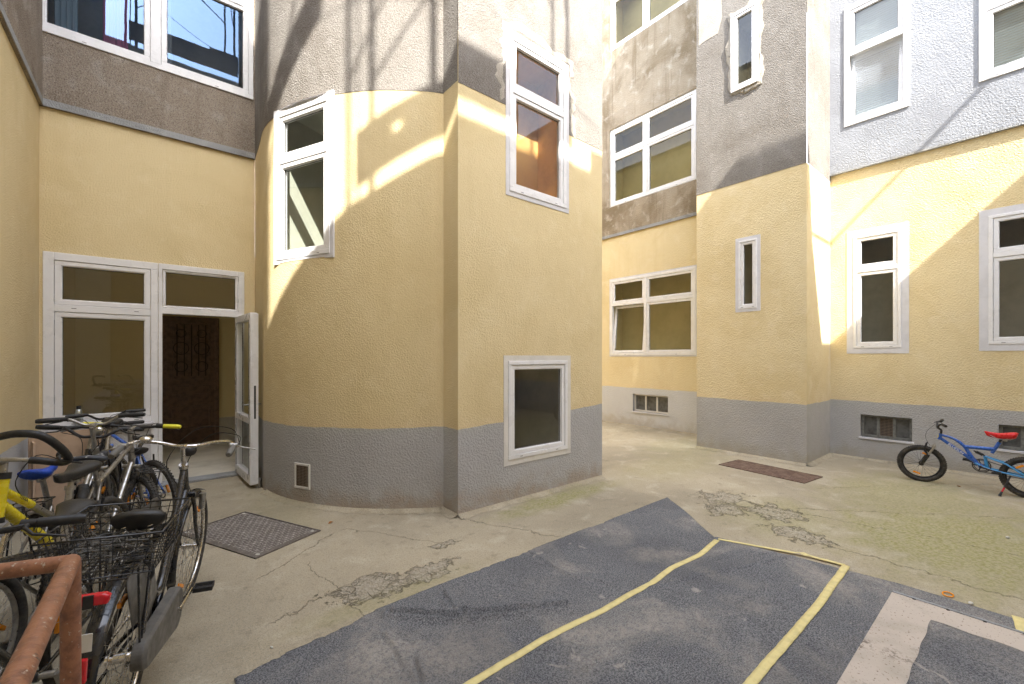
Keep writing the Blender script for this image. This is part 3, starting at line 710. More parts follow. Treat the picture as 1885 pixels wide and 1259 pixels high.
def cellar(par, pl, rect, panes, mid_mesh=False, label=None, mat='cellar frame', sill=True):
    s0, s1, z0, z1 = rect; M = pl.M(); mb = MB(M); w = .035
    mb.add([(s0, 0, z0), (s1, 0, z0), (s1, 0, z1), (s0, 0, z1), (s0, -.16, z0), (s1, -.16, z0), (s1, -.16, z1), (s0, -.16, z1)], [(0, 1, 5, 4), (1, 2, 6, 5), (2, 3, 7, 6), (3, 0, 4, 7)])
    o = mb.build('window', 'cement strip', par); 
    if label: o['label'] = label
    fr = MB(M); b = -.06
    fr.box((s0, b - .04, z0), (s1, b, z0 + w)); fr.box((s0, b - .04, z1 - w), (s1, b, z1))
    for k in range(panes + 1):
        x = s0 + (s1 - s0 - w) * k / panes; fr.box((x, b - .04, z0 + w), (x + w, b + .002, z1 - w))
    fr.build('window_frame', mat, o, bevel=.003)
    for k in range(panes):
        x0 = s0 + (s1 - s0 - w) * k / panes + w; x1 = s0 + (s1 - s0 - w) * (k + 1) / panes
        p = MB(M); p.box((x0, b - .03, z0 + w), (x1, b - .02, z1 - w)); p.build('pane', 'slot' if (mid_mesh and k == 1) else 'cellar board', o)
        if mid_mesh and k == 1:
            q = MB(M)
            for i in range(10): x = x0 + (x1 - x0) * (i + .5) / 10; q.box((x - .0025, b - .018, z0 + w), (x + .0025, b - .012, z1 - w))
            for i in range(12): z = z0 + w + (z1 - z0 - 2 * w) * (i + .5) / 12; q.box((x0, b - .0175, z - .0025), (x1, b - .0115, z + .0025))
            q.build('wire_mesh', 'mesh grille', o)
    if sill: q = MB(M); q.box((s0 - .02, -.05, z0 - .03), (s1 + .02, .02, z0 + .0)); q.build('sill', 'casing paint', o, bevel=.004)
    return o
cellar(RB, f, cel, 3, label='cellar window with three dark panes in the far plinth', mat='casing cream')
# pilaster
p = PL_pil; LP_ = 3.78 - YP
r10 = p.rect((1354, 440), (1400, 431), (1354, 573), (1400, 574)); r9 = p.rect((1347, 28), (1397, 4), (1347, 172), (1397, 152))
print('slits', r9, r10)
h10, _, _, _ = window(RB, p, r10, transom=0, casing=.05, fw=.03, sash=.035, room='room grey', depth=.6, margin=.0, slots=True, label='narrow slit window in the yellow part of the pier')
h9, _, _, _ = window(RB, p, r9, transom=0, casing=.0, fw=.05, sash=.04, room='room grey', depth=.6, margin=.0, inset=-.03, label='narrow slit window high in the grey part of the pier')
ZQ = 4.44
wall_part('plinth_wall', 'grey plinth coarse', RB, planepos(p), [0, LP_], 0, .895, [])
wall_part('lower_wall', 'yellow render coarse', RB, planepos(p), [0, LP_], .895, ZQ, [h10])
wall_part('upper_wall', 'raw render', RB, planepos(p), [0, LP_], ZQ, 11.2, [r9], off=.005, lip=.005)
mortar_patch(RB, p, r9, .10, 5, off=.03)
# pale mortar strip near the top left of the pier
mb = MB(p.M()); a = p.hit(1287, 60); V = []
pts = [(1286.5, -10), (1328, -10), (1330, 30), (1322, 62), (1300, 75), (1286.5, 85)]
mb.add([(p.hit(*q)[0], .009, p.hit(*q)[1]) for q in pts], [tuple(range(len(pts)))]); mb.build('repair_patch', 'patch mortar', RB)
q = PL_pside; LQ = XE - XP
flat('plinth_wall', 'grey plinth coarse', RB, q, 0, LQ, 0, .895); flat('lower_wall', 'yellow render coarse', RB, q, 0, LQ, .895, ZQ); flat('upper_wall', 'raw render', RB, q, 0, LQ, ZQ, 11.2, off=.005)
mb = MB(q.M())
for s_, z0_, z1_, w_ in ((LQ - .03, 1.0, 1.82, .006), (LQ - .07, 1.25, 1.83, .004), (LQ - .12, .72, 1.6, .004), (LQ - .19, .98, 1.45, .003), (LQ - .05, .80, 1.2, .003)):
    mb.add([(s_ - w_, .006, z1_), (s_ + w_, .006, z1_), (s_ + w_ * .6, .006, z0_), (s_ - w_ * .4, .006, z0_)], [(0, 1, 2, 3)])
mb.build('paint_run', 'white frame', RB)
# wing
p = PL_wing
r13 = p.rect((1559.1, 426.7), (1672, 408.9), (1559, 651.2), (1674.7, 649.9)); r11 = p.rect((1555.4, 14), (1675.4, -33), (1555.4, 237), (1675.4, 197.3))
a_ = p.hit(1802.3, 389); b_ = p.hit(1802.3, 645.9); r14 = (a_[0], a_[0] + (r13[1] - r13[0]) * 1.12, b_[1], a_[1])
a_ = p.hit(1802.4, 154.9); r12 = (a_[0], a_[0] + (r11[1] - r11[0]) * 1.1, a_[1], r11[3])
print('wing', r13, r11, r14, r12)
c1 = p.rect((1583.5, 762), (1679, 771), (1584.5, 803), (1679, 814)); a_ = p.hit(1838, 781); b2 = p.hit(1838, 826); c2 = (a_[0], a_[0] + c1[1] - c1[0], b2[1], a_[1])
h13, _, _, _ = window(RB, p, r13, transom=.31, casing=.085, fw=.04, room='room grey', depth=.8, label='two-light window beside the pier above the cellar window', glass='glass')
h14, _, _, _ = window(RB, p, r14, transom=.31, casing=.085, fw=.04, room='room grey', depth=.8, label='two-light window cut by the right edge above the blue bicycle', glass='glass strong')
h11, _, _, _ = window(RB, p, r11, transom=.40, casing=.0, fw=.07, sash=.05, room='room grey', depth=1.0, tilt=((0, 0),), blind='blind', inset=-.05, label='upper window with grey blinds and a tilted lower sash', glass='glass')
h12, _, _, _ = window(RB, p, r12, transom=.5, casing=.0, fw=.07, sash=.05, room='room grey', depth=1.0, blind='blind', inset=-.05, label='upper window with grey blinds cut by the right edge', glass='glass')
WE = YP + 2.6; ZW = 4.53; ZWP = lambda s: .905
wall_part('plinth_wall', 'grey plinth coarse', RB, planepos(p), [0, WE], 0, .905, [c1, c2])
wall_part('lower_wall', 'yellow render coarse', RB, planepos(p), [0, WE], .905, ZW, [h13, h14])
wall_part('upper_wall', 'white render', RB, planepos(p), [0, WE], ZW, 8, [r11, r12], off=.047, lip=.047)
wall_part('cement_lip', 'cement strip', RB, planepos(p), [0, WE], ZW + .002, ZW + .03, [], off=.050, lip=.01)
cellar(RB, p, c1, 3, True, 'cellar window with a wire mesh centre pane below the pier side window'); cellar(RB, p, c2, 3, False, 'dark cellar window behind the blue bicycle')

# cement coves where the walls meet the ground
def cove(name, pts, label):
    mb = MB(); V = []; n = len(pts)
    for i, (x, y) in enumerate(pts):
        a = Vector(pts[max(0, i - 1)]); b = Vector(pts[min(n - 1, i + 1)]); d = (b - a).normalized(); nn = Vector((d.y, -d.x))
        k = 1 + .3 * math.sin(i * 1.7)
        V += [(x, y, .035), (x + nn.x * .02, y + nn.y * .02, .02), (x + nn.x * .07 * k, y + nn.y * .07 * k, .003)]
    F = []
    for i in range(n - 1):
        for j in range(2): F.append((3 * i + j, 3 * i + 3 + j, 3 * i + 4 + j, 3 * i + 1 + j))
    mb.add(V, F, True); o = mb.build(name, 'courtyard concrete'); tag(o, kind='structure')
def dens(a, b, n=24): return [(a[0] + (b[0] - a[0]) * i / n, a[1] + (b[1] - a[1]) * i / n) for i in range(n + 1)]
cove('kerb_strip', [tuple(c) for c in CC[12:]] + [(XT, YT + .001)], ''); cove('kerb_strip', dens((XT, YT), (4.56, YT)), '')
cove('kerb_strip', dens((XP, 3.78), (XP, YP)), ''); cove('kerb_strip', dens((XP, YP), (XE, YP)), ''); cove('kerb_strip', dens((XE, YP), (XE, -2.6)), ''); cove('kerb_strip', dens((XE, 12), (XE, 3.78)), '')

# ================================================================== building behind the viewer (its roof line and roof steelwork cast the shadows)
SY_ = -2.6
SB = root('rear_building', (2, SY_, 0), 'yellow courtyard building behind the viewpoint closing the south side', 'building', world=True)
prof = [(-3.2, 7.5), (-1.62, 7.5), (-1.62, 10.53), (-.66, 10.53), (-.44, 10.47), (2.04, 10.47), (2.04, 10.44), (2.39, 10.44), (2.39, 10.72), (5.58, 10.70), (5.88, 9.75), (6.03, 8.54), (6.59, 6.68), (9.0, 6.68)]
mb = MB(); poly = [(x, z) for x, z in prof] + [(9.0, 0), (-3.2, 0)]; n = len(poly)
mb.add([(x, SY_, z) for x, z in poly] + [(x, SY_ - .35, z) for x, z in poly], [tuple(range(n)), tuple(range(2 * n - 1, n - 1, -1))] + [(i, (i + 1) % n, (i + 1) % n + n, i + n) for i in range(n)])
mb.build('wall', 'opposite render', SB)
PS = Plane((0, SY_), (-1, 0), (0, 1))
for (sx, z0, w_, h_) in ((-1.6, 1.2, 1.0, 1.6), (-4.0, 1.2, 1.0, 1.6), (-6.4, 1.2, 1.0, 1.6), (-1.6, 4.9, 1.0, 1.7), (-4.0, 4.9, 1.0, 1.7), (-1.6, 7.8, 1.0, 1.6), (-4.0, 7.8, 1.0, 1.6)):
    mb = MB(PS.M()); mb.box((sx - w_ / 2, .0, z0), (sx + w_ / 2, .03, z0 + h_)); wv = mb.build('window', 'white frame', SB, bevel=.004)
    mb = MB(PS.M())
    for k in (0, 1):
        for (a, b_) in ((.06, .70), (.76, .94)): mb.box((sx - w_ / 2 + .07 + k * (w_ / 2 - .03), .03, z0 + h_ * a), (sx - .04 + k * (w_ / 2 - .03), .034, z0 + h_ * b_))
    mb.build('pane', 'room grey', wv)
XB = root('ochre_building', (8.5, -6, 0), 'sunlit ochre building with arched recess beyond the right wing behind the viewpoint', 'building', world=True)
PX = Plane((XE, -2.62), (0, -1), (-1, 0)); flat('wall', 'room ochre', XB, PX, 0, 8, 0, 12.3)
for z_ in (3.5, 7.6):
    mb = MB(PX.M()); mb.prism([(0, 0)], 0, 0) if False else None
    pts = [(1.2 + 0, z_)] + [(2.0 - .8 * math.cos(PI * i / 12), z_ + 2.2 + .8 * math.sin(PI * i / 12)) for i in range(13)] + [(2.8, z_)]
    n = len(pts); mb.add([(a, .02, b) for a, b in pts] + [(a, -.02, b) for a, b in pts], [tuple(range(n)), tuple(range(2 * n - 1, n - 1, -1))] + [(i, (i + 1) % n, (i + 1) % n + n, i + n) for i in range(n)]); mb.build('arch', 'room grey', XB)
OB = root('opposite_building', (7, -8.5, 0), 'tall ochre building further behind the viewpoint beyond the lower roof', 'building', world=True)
mb = MB(); mb.box((2.0, -9.5, 0), (13, -8.5, 12.4)); mb.build('wall', 'room ochre', OB)
# roof steelwork: beam on posts with bracing
RS = root('roof_frame', (.5, SY_, 10.4), 'steel roof frame with posts and braces on the building behind the viewpoint', 'steel frame', world=True)
yb = SY_ - .02
mb = MB(); mb.box((-.60, yb - .03, 10.66), (-.235, yb + .03, 11.20)); mb.box((-.135, yb - .03, 10.66), (1.30, yb + .03, 11.20)); mb.box((-.235, yb - .03, 10.66), (-.135, yb + .03, 10.925)); mb.box((-.235, yb - .03, 11.045), (-.135, yb + .03, 11.20)); mb.box((1.3, yb - .03, 10.66), (2.04, yb + .03, 11.28)); mb.build('board', 'roof steel', RS)
mb = MB(); mb.add([(-1.62, yb, 12.75), (-.95, yb, 12.9), (-.95, yb, 13.35), (-1.62, yb, 13.15), (-1.62, yb - .05, 12.75), (-.95, yb - .05, 12.9), (-.95, yb - .05, 13.35), (-1.62, yb - .05, 13.15)], [(0, 1, 2, 3), (7, 6, 5, 4), (0, 4, 5, 1), (3, 2, 6, 7), (0, 3, 7, 4), (1, 5, 6, 2)]); mb.build('board', 'roof steel', RS)
for x, r in ((-.67, .03), (-.44, .035), (.18, .04), (1.70, .025), (1.95, .03), (-.57, .012)):
    mb = MB(); mb.tube([(x, yb, 10.4 if x < 0 else 11.19), (x, yb, 15.5)], r, 8); mb.build('post', 'roof steel', RS)
for a, b_, r in (((-.67, 11.8), (.18, 13.2), .016), ((-.67, 12.6), (.3, 13.1), .012), ((-.44, 11.6), (1.0, 13.0), .016), ((.4, 13.2), (1.7, 12.2), .018), ((1.70, 14.2), (1.95, 12.0), .012), ((-.67, 13.0), (-1.5, 14.5), .016), ((-1.62, 12.0), (-.95, 14.6), .02)):
    mb = MB(); mb.tube([(a[0], yb, a[1]), (b_[0], yb, b_[1])], r, 6); mb.build('brace', 'roof steel', RS)
# cables over the courtyard
def cable(name, a, b, sag, r, label):
    mb = MB(); mb.tube([(a[0] + (b[0] - a[0]) * i / 24, a[1] + (b[1] - a[1]) * i / 24, a[2] + (b[2] - a[2]) * i / 24 - sag * 4 * (i / 24) * (1 - i / 24)) for i in range(25)], r, 6)
    tag(mb.build(name, 'cable black'), label, 'cable')
cable('cable', (2.4, -2.55, 8.25), (8.48, -2.55, 8.25), .0, .030, 'taut dark cable strung high behind the viewpoint towards the right wing')
cable('cable', (-.9, -1.0, 11.5), (2.6, -2.5, 10.9), .25, .007, 'thin slack cable high over the left part of the courtyard')
# closing wall at the end of the passage
PB = Plane((4.56, 12.0), (1, 0), (0, -1)); EB = root('end_wall', (6.5, 12, 0), 'plain yellow wall closing the far end of the passage', 'wall', world=True)
flat('wall', 'yellow render coarse', EB, PB, 0, XE - 4.56, 0, 6.5)
# roofs so that no light leaks into the hollow volumes
def cap(par, pts, z): mb = MB(); mb.prism(pts, z, z + .12); mb.build('roof', 'roof steel', par)
cap(LB, [(-6, -.68), (XL + .03, -.68), (XL + .03, YB - .03), (1.06, YB - .03), (1.06, 14), (-6, 14)], 8.6)
cap(TW, [tuple(c) for c in CC] + [(XT, YT), (4.56, YT), (4.56, 14), (1.064, 14)], 8.0)
cap(RB, [(XP, YP), (XP, 3.78), (XE - .03, 3.78), (XE - .03, 14), (14, 14), (14, YP)], 11.2)
cap(RB, [(XE - .05, -2.6), (XE - .05, YP - .01), (14, YP - .01), (14, -2.6)], 8.0)
mb = MB(); mb.box((-6, -.68, 0), (XL - .001, -.70, 8.6)); mb.build('end_gable', 'dark render', LB)

# ================================================================== ground fittings
def grate(name, A, B, D, mat, ribs, label):
    A, B, D = Vector(A), Vector(B), Vector(D); ex = (B - A); L = ex.length; ex.normalize(); ey = Vector((-ex.y, ex.x))
    if (D - A).dot(ey) < 0: ey = -ey
    Wd = (D - A).dot(ey); M = Matrix(((ex.x, ey.x, 0, 0), (ex.y, ey.y, 0, 0), (0, 0, 1, 0), (0, 0, 0, 1)))
    c = A; r = root(name, (c.x, c.y, 0), label, 'cover')
    mb = MB(M); mb.box((.015, .015, .0), (L - .015, Wd - .015, .008)); mb.build('plate', mat, r)
    mb = MB(M); mb.box((0, 0, 0), (L, .012, .011)); mb.box((0, Wd - .012, 0), (L, Wd, .011)); mb.box((0, .012, 0), (.012, Wd - .012, .011)); mb.box((L - .012, .012, 0), (L, Wd - .012, .011)); mb.build('rim', mat, r)
    if ribs:
        mb = MB(M); n = 0; st_ = .034
        for i in range(int((L - .06) / st_)):
            for j in range(int((Wd - .06) / st_)):
                x = .04 + i * st_; y = .04 + j * st_; a = R_(90 if (i + j) % 2 else 0) ; ca, sa_ = math.cos(a), math.sin(a)
                l_, w_ = .019, .0042; P = [(-l_, 0), (0, -w_), (l_, 0), (0, w_)]
                Q = [(x + p[0] * ca - p[1] * sa_, y + p[0] * sa_ + p[1] * ca) for p in P]
                mb.add([(*q, .008) for q in Q] + [(x - l_ * .6 * ca, y - l_ * .6 * sa_, .0105), (x + l_ * .6 * ca, y + l_ * .6 * sa_, .0105)], [(0, 1, 5, 4), (1, 2, 5), (2, 3, 4, 5), (3, 0, 4)])
        mb.build('tread_pattern', 'tread rib', r)
    if ribs:
        mb = MB(M)
        for x, y in ((.05, .05), (L - .05, .05), (L - .05, Wd - .05), (.05, Wd - .05)): mb.tube([(x, y, .008), (x, y, .0125)], .016, 12)
        mb.build('screw', 'pebble', r)
    return r
grate('tread_plate_cover', (.71, 5.164), (1.165, 4.168), (.16, 4.89), 'tread plate', True, 'diamond-patterned steel cover set in the concrete near the open door')
grate('access_cover', (6.42, 2.97), (6.30, 1.84), (6.95, 2.95), 'rusty plate', False, 'flat rusty brown steel cover in the ground beside the pier')
# felt mat with wrinkles
def mat_height(x, y):
    h = .006 + .003 * math.sin(x * 3.1 + y * 2) * math.sin(y * 4.3 - x) + .0015 * math.sin(x * 11 + y * 7)
    def ridge(pts, w_, hh):
        best = 9; tt = 0
        for (a, b_) in zip(pts, pts[1:]):
            ax, ay = a; dx, dy = b_[0] - ax, b_[1] - ay; L2 = dx * dx + dy * dy; t = max(0, min(1, ((x - ax) * dx + (y - ay) * dy) / L2))
            d = math.hypot(x - ax - dx * t, y - ay - dy * t)
            if d < abs(best): best = d if ((x - ax) * b_[1] - (x - ax) * ay - (y - ay) * b_[0] + (y - ay) * ax) > 0 else -d
        if abs(best) > .3: return 0
        b_ = best - .012
        return hh * (math.exp(-(best / (w_ * 1.6)) ** 2) - 1.0 * math.exp(-(b_ / .011) ** 2))
    h += max(-.004, ridge(R1, .030, .050) + ridge(R2, .022, .030) + ridge(R3, .020, .020) + ridge(R4, .024, .034) + ridge(R5, .018, .016) + ridge(R6, .018, .016))
    return h
G2 = lambda *a: [tuple(gp(*q)[:2]) for q in a]
R1 = G2((720, 1133), (790, 1137), (840, 1142), (920, 1132), (1040, 1120)); R2 = G2((818, 1096), (835, 1122), (856, 1140)); R3 = G2((705, 1172), (730, 1205), (740, 1232))
R4 = G2((768, 1226), (778, 1259)); R5 = G2((968, 1014), (1040, 1058), (1110, 1075)); R6 = G2((1200, 1087), (1300, 1060), (1440, 1032), (1480, 1024))
def felt():
    dx = .0125; x0, x1, y0, y1 = .30, 4.56, -.9, 2.66; nx = int((x1 - x0) / dx); ny = int((y1 - y0) / dx)
    def top(x):      # outline
        wob = .012 * math.sin(x * 5.2) + .008 * math.sin(x * 13) + .004 * math.sin(x * 47) + .003 * math.sin(x * 83)
        if x > 4.03: return (2.665 - (4.56 - x) * 0) if x > 4.03 else 2.66
        return 2.655 + wob + (-.17 * max(0, (1.1 - x)) if x < 1.1 else 0)
    def right(y):
        if y > 1.8: return 3.82 + (y - 1.8) * (4.50 - 3.82) / .86 + .01 * math.sin(y * 9)
        return 3.835 + (1.8 - y) * .17 if y > .6 else 4.04
    mb = MB(); V = []; idx = {}; F = []
    for i in range(nx + 1):
        for j in range(ny + 1):
            x = x0 + i * dx; y = y0 + j * dx
            V.append((x, y, 0)); 
    def inside(x, y): return y <= top(x) and x <= right(y) and not (y > 1.8 and x < right(y) - 9)
    keep = set()
    W = ny + 1
    for i in range(nx):
        for j in range(ny):
            x = x0 + (i + .5) * dx; y = y0 + (j + .5) * dx
            if inside(x, y): F.append((i * W + j, (i + 1) * W + j, (i + 1) * W + j + 1, i * W + j + 1)); keep.update(F[-1])
    # snap border vertices to the outline, then drop heights to the ground at the edge
    VV = []
    for k, (x, y, z) in enumerate(V):
        if k in keep:
            if y > 1.8: x = min(x, right(y))
            y = min(y, top(x)); xr = right(y); x = min(x, xr)
        e = min(top(x) - y, right(y) - x, 1); fade = max(0, min(1, e / .03))
        VV.append((x, y, .002 + mat_height(x, y) * (.25 + .75 * fade)))
    mb.add(VV, F, True)
    # closing skirt is not needed: edge sits 3 mm above ground
    o = mb.build('felt_mat', 'felt'); bm = bmesh.new(); bm.from_mesh(o.data)
    bmesh.ops.delete(bm, geom=[v for v in bm.verts if not v.link_faces], context='VERTS'); bm.to_mesh(o.data); bm.free()
    s_ = o.modifiers.new('thick', 'SOLIDIFY'); s_.thickness = .003; s_.offset = -1
    return o
tag(felt(), 'wrinkled dark blue-grey felt mat spread over the concrete', 'mat')
def strip(pts, wd, label, lift=.0035, seed=0, mat='tape', name='tape_strip'):
    rnd = random.Random(seed); P = [Vector(q[:2]) for q in pts]; D = []
    for a, b_ in zip(P, P[1:]):
        n = max(2, int((b_ - a).length / .03))
        for i in range(n): D.append(a.lerp(b_, i / n))
    D.append(P[-1])
    # soften corners
    for _ in range(3): D = [D[0]] + [(D[i - 1] + D[i] * 2 + D[i + 1]) / 4 for i in range(1, len(D) - 1)] + [D[-1]]
    V = []
    for i, p_ in enumerate(D):
        d = (D[min(i + 1, len(D) - 1)] - D[max(i - 1, 0)]).normalized(); nn = Vector((-d.y, d.x)); wob = rnd.uniform(-.0015, .0015)
        for k in (-1, -.33, .33, 1):
            q = p_ + nn * (wd / 2 * k + wob); V.append((q.x, q.y, .002 + max(mat_height(q.x, q.y), .003) + lift + .001 * rnd.random() * (abs(k) < .5)))
    mb = MB(); F = []
    for i in range(len(D) - 1):
        for j in range(3): F.append((4 * i + j, 4 * i + 4 + j, 4 * i + 5 + j, 4 * i + 1 + j))
    mb.add(V, F, True); o = mb.build(name, mat); m_ = o.modifiers.new('thick', 'SOLIDIFY'); m_.thickness = .0012
    return tag(o, label, 'tape', 'yellow tape strips on the felt mat' if mat == 'tape' else None)
strip([gp(*q) for q in ((846, 1275), (1000, 1180), (1060, 1150), (1110, 1127), (1150, 1103), (1200, 1077), (1222, 1058), (1240, 1046), (1290, 1022), (1320, 996))], .046, 'long wavy yellow tape strip across the middle of the felt mat', seed=1)
strip([gp(*q) for q in ((1322, 994), (1400, 1009), (1480, 1024), (1556, 1043))], .035, 'thin yellow tape strip along the right edge of the felt mat', seed=2)
strip([gp(*q) for q in ((1558, 1044), (1505, 1118), (1445, 1188), (1385, 1259), (1370, 1278))], .049, 'straight yellow tape strip running towards the viewer beside the board', seed=3, lift=.005)
strip([gp(1876, 1140), gp(1890, 1180), gp(1905, 1230)], .06, 'short yellow tape end at the right edge behind the board', seed=4, lift=.004)
# cement board with metal edge
def board():
    A = gp(1640, 1098); B = gp(1885, 1172); C0 = gp(1530, 1259); ex = Vector((0, -1, 0)); 
    bo = root('cement_board', (3.80, .605, 0), 'pale pinkish cement board with a punched metal edge lying on the felt mat', 'board')
    mb = MB(); mb.box((-2.2, -1.35, .012), (-.0, .0, .026)); mb.build('panel', 'cement board', bo, bevel=.002)
    mb = MB(); mb.box((.001, -1.35, .010), (.024, .0, .030)); mb.build('metal_edge', 'cement strip', bo, bevel=.003)
    mb = MB()
    for k in range(7): y = -.11 - k * .155; mb.tube([(-.004, y, .0262), (-.004, y, .0285)], .009, 12)
    mb.build('screw_hole', 'slot', bo)
    q = gp(1706, 1145); f_ = MB(); dx = .03; V = []; nx, ny = 70, 40
    for i in range(nx + 1):
        for j in range(ny + 1):
            x = q.x - .02 - i * dx; y = q.y - .02 - j * dx * 1.05
            if j == 0: y += .003 * math.sin(i * .7)
            if i == 0: x += .006 * math.sin(j * .9) ; 
            x += .04 * (j / ny) * 5 if i == 0 and False else 0
            V.append((x, y, .031 + .002 * math.sin(x * 9) * math.sin(y * 7)))
    f_.add(V, [(i * (ny + 1) + j, (i + 1) * (ny + 1) + j, (i + 1) * (ny + 1) + j + 1, i * (ny + 1) + j + 1) for i in range(nx) for j in range(ny)], True)
    o = f_.build('felt_offcut', 'felt'); m_ = o.modifiers.new('thick', 'SOLIDIFY'); m_.thickness = .004
    tag(o, 'loose piece of the same felt covering the inner part of the cement board', 'mat piece')
board()
# small litter
def leaf(loc, rz, label, mat='leaf brown', s=.03, name='leaf', cat='leaf'):
    mb = MB(); V = []; n = 10
    for i in range(n + 1):
        t = i / n; w_ = s * .45 * math.sin(PI * t) ** .8 + .0005; x = (t - .5) * 2 * s
        V += [(x, -w_, .010 * (1 - abs(2 * t - 1)) + .003), (x, 0, .003 + .002 * t), (x, w_, .012 * math.sin(PI * t) + .003)]
    F = []
    for i in range(n):
        for j in range(2): F.append((3 * i + j, 3 * i + 3 + j, 3 * i + 4 + j, 3 * i + 1 + j))
    mb.add(V, F, True); o = mb.build(name, mat); o.location = loc; o.rotation_euler = (0, 0, rz); tag(o, label, cat)
leaf(gp(609, 963), .4, 'small orange-brown leaf on the concrete in front of the rounded tower')
leaf(gp(1765, 896), 1.2, 'dark shrivelled leaf on the ground under the blue bicycle', s=.025)
mb = MB(); mb.tube([(.038 * math.cos(t), .026 * math.sin(t), .008) for t in [i * PI / 12 for i in range(24)]], .0045, 6, closed=True); o = mb.build('rubber_ring', 'amber plastic'); c_ = gp(1745, 1096); o.location = (c_.x, c_.y, .0); tag(o, 'small orange rubber ring lying beside the felt mat', 'ring')
for k, (u, v, s_) in enumerate(((1787, 1113, .022), (1140, 934, .0), (500, 1193, .012), (1855, 991, .022))):
    if s_ == 0: continue
    mb = MB(); mb.ball((0, 0, s_ * .4), (s_, s_ * .6, s_ * .45), n=8, m=6); o = mb.build('stone_chip', 'pebble'); c_ = gp(u, v); o.location = (c_.x, c_.y, 0); o.rotation_euler = (0, 0, k)
    tag(o, ['pale stone chip beside the felt mat edge near the orange ring', '', 'small pale chip on the concrete left of the mat', 'pale chip on the greenish concrete at the far right'][k], 'stone')

# ================================================================== bicycles
def V3(x, z, y=0.0): return Vector((x, y, z))
def wheel(bk, name, c, R, M, tyre='tyre rubber', rim='dull alloy', tr=.018, knobs=False, nsp=28, refl='amber plastic', hubr=.02, hubw=.045, nref=2, seed=0, spoke='steel'):
    mb = MB(M); mb.torus(c, R - 2 * tr - .006, .009, 44, 6, sy=1.25); mb.tube([(c[0], c[1] - hubw, c[2]), (c[0], c[1] + hubw, c[2])], hubr * .6, 10)
    for s_ in (-1, 1): mb.tube([(c[0], c[1] + s_ * hubw * .62 - .002, c[2]), (c[0], c[1] + s_ * hubw * .62 + .002, c[2])], hubr * 1.25, 14)
    wo = mb.build(name, rim, bk)
    t = MB(M); t.torus(c, R - tr, tr, 56, 9)
    if knobs:
        for i in range(64):
            for y_, ph in ((-.62, 0), (0, .5), (.62, 0)):
                a = 2 * PI * (i + ph) / 64; rr = R - tr + tr * math.sqrt(1 - y_ * y_)
                cx, cz = c[0] + rr * math.cos(a), c[2] + rr * math.sin(a); T = (M or Matrix.Identity(4)) @ Matrix.Translation((cx, c[1] + y_ * tr, cz)) @ Matrix.Rotation(-a, 4, 'Y')
                t.box((-.002, -.005, -.006), (.0045, .005, .006), M=T)
    t.build('tyre', tyre, wo)
    s = MB(M); Rr = R - 2 * tr - .008
    for i in range(nsp):
        a = 2 * PI * i / nsp + seed; side = 1 if i % 2 else -1; b = a + (.55 if (i // 2) % 2 else -.55)
        s.tube([(c[0] + hubr * 1.2 * math.cos(b), c[1] + side * hubw * .6, c[2] + hubr * 1.2 * math.sin(b)), (c[0] + Rr * math.cos(a), c[1], c[2] + Rr * math.sin(a))], .00125, 3, cap=False)
    s.build('spokes', spoke, wo)
    for k in range(nref):
        a = seed + .6 + PI * k; q = MB((M or Matrix.Identity(4)) @ Matrix.Translation((c[0] + Rr * .76 * math.cos(a), c[1], c[2] + Rr * .76 * math.sin(a))) @ Matrix.Rotation(-a, 4, 'Y'))
        q.box((-.011, -.009, -.036), (.011, .009, .036)); q.build('reflector', refl, wo, bevel=.004)
    return wo
def fender(bk, c, R, a0, a1, mat, M=None, w=.028, stays=True, name='mudguard'):
    mb = MB(M); V = []; n = 30; k = 7
    for i in range(n + 1):
        a = a0 + (a1 - a0) * i / n
        for j in range(k):
            b = -1 + 2 * j / (k - 1); rr = R + .016 - .010 * b * b
            V.append((c[0] + rr * math.cos(a), b * w, c[2] + rr * math.sin(a)))
    mb.add(V, [(i * k + j, (i + 1) * k + j, (i + 1) * k + j + 1, i * k + j + 1) for i in range(n) for j in range(k - 1)], True)
    o = mb.build(name, mat, bk); m_ = o.modifiers.new('thick', 'SOLIDIFY'); m_.thickness = .0015
    if stays:
        s = MB(M); a = a1 - (a1 - a0) * .12 if abs(a1) > abs(a0) else a1
        for y_ in (-1, 1): s.tube([(c[0] + (R + .008) * math.cos(a), y_ * w, c[2] + (R + .008) * math.sin(a)), (c[0], y_ * .055, c[2])], .0022, 5)
        s.build('stay', 'steel', o)
    return o
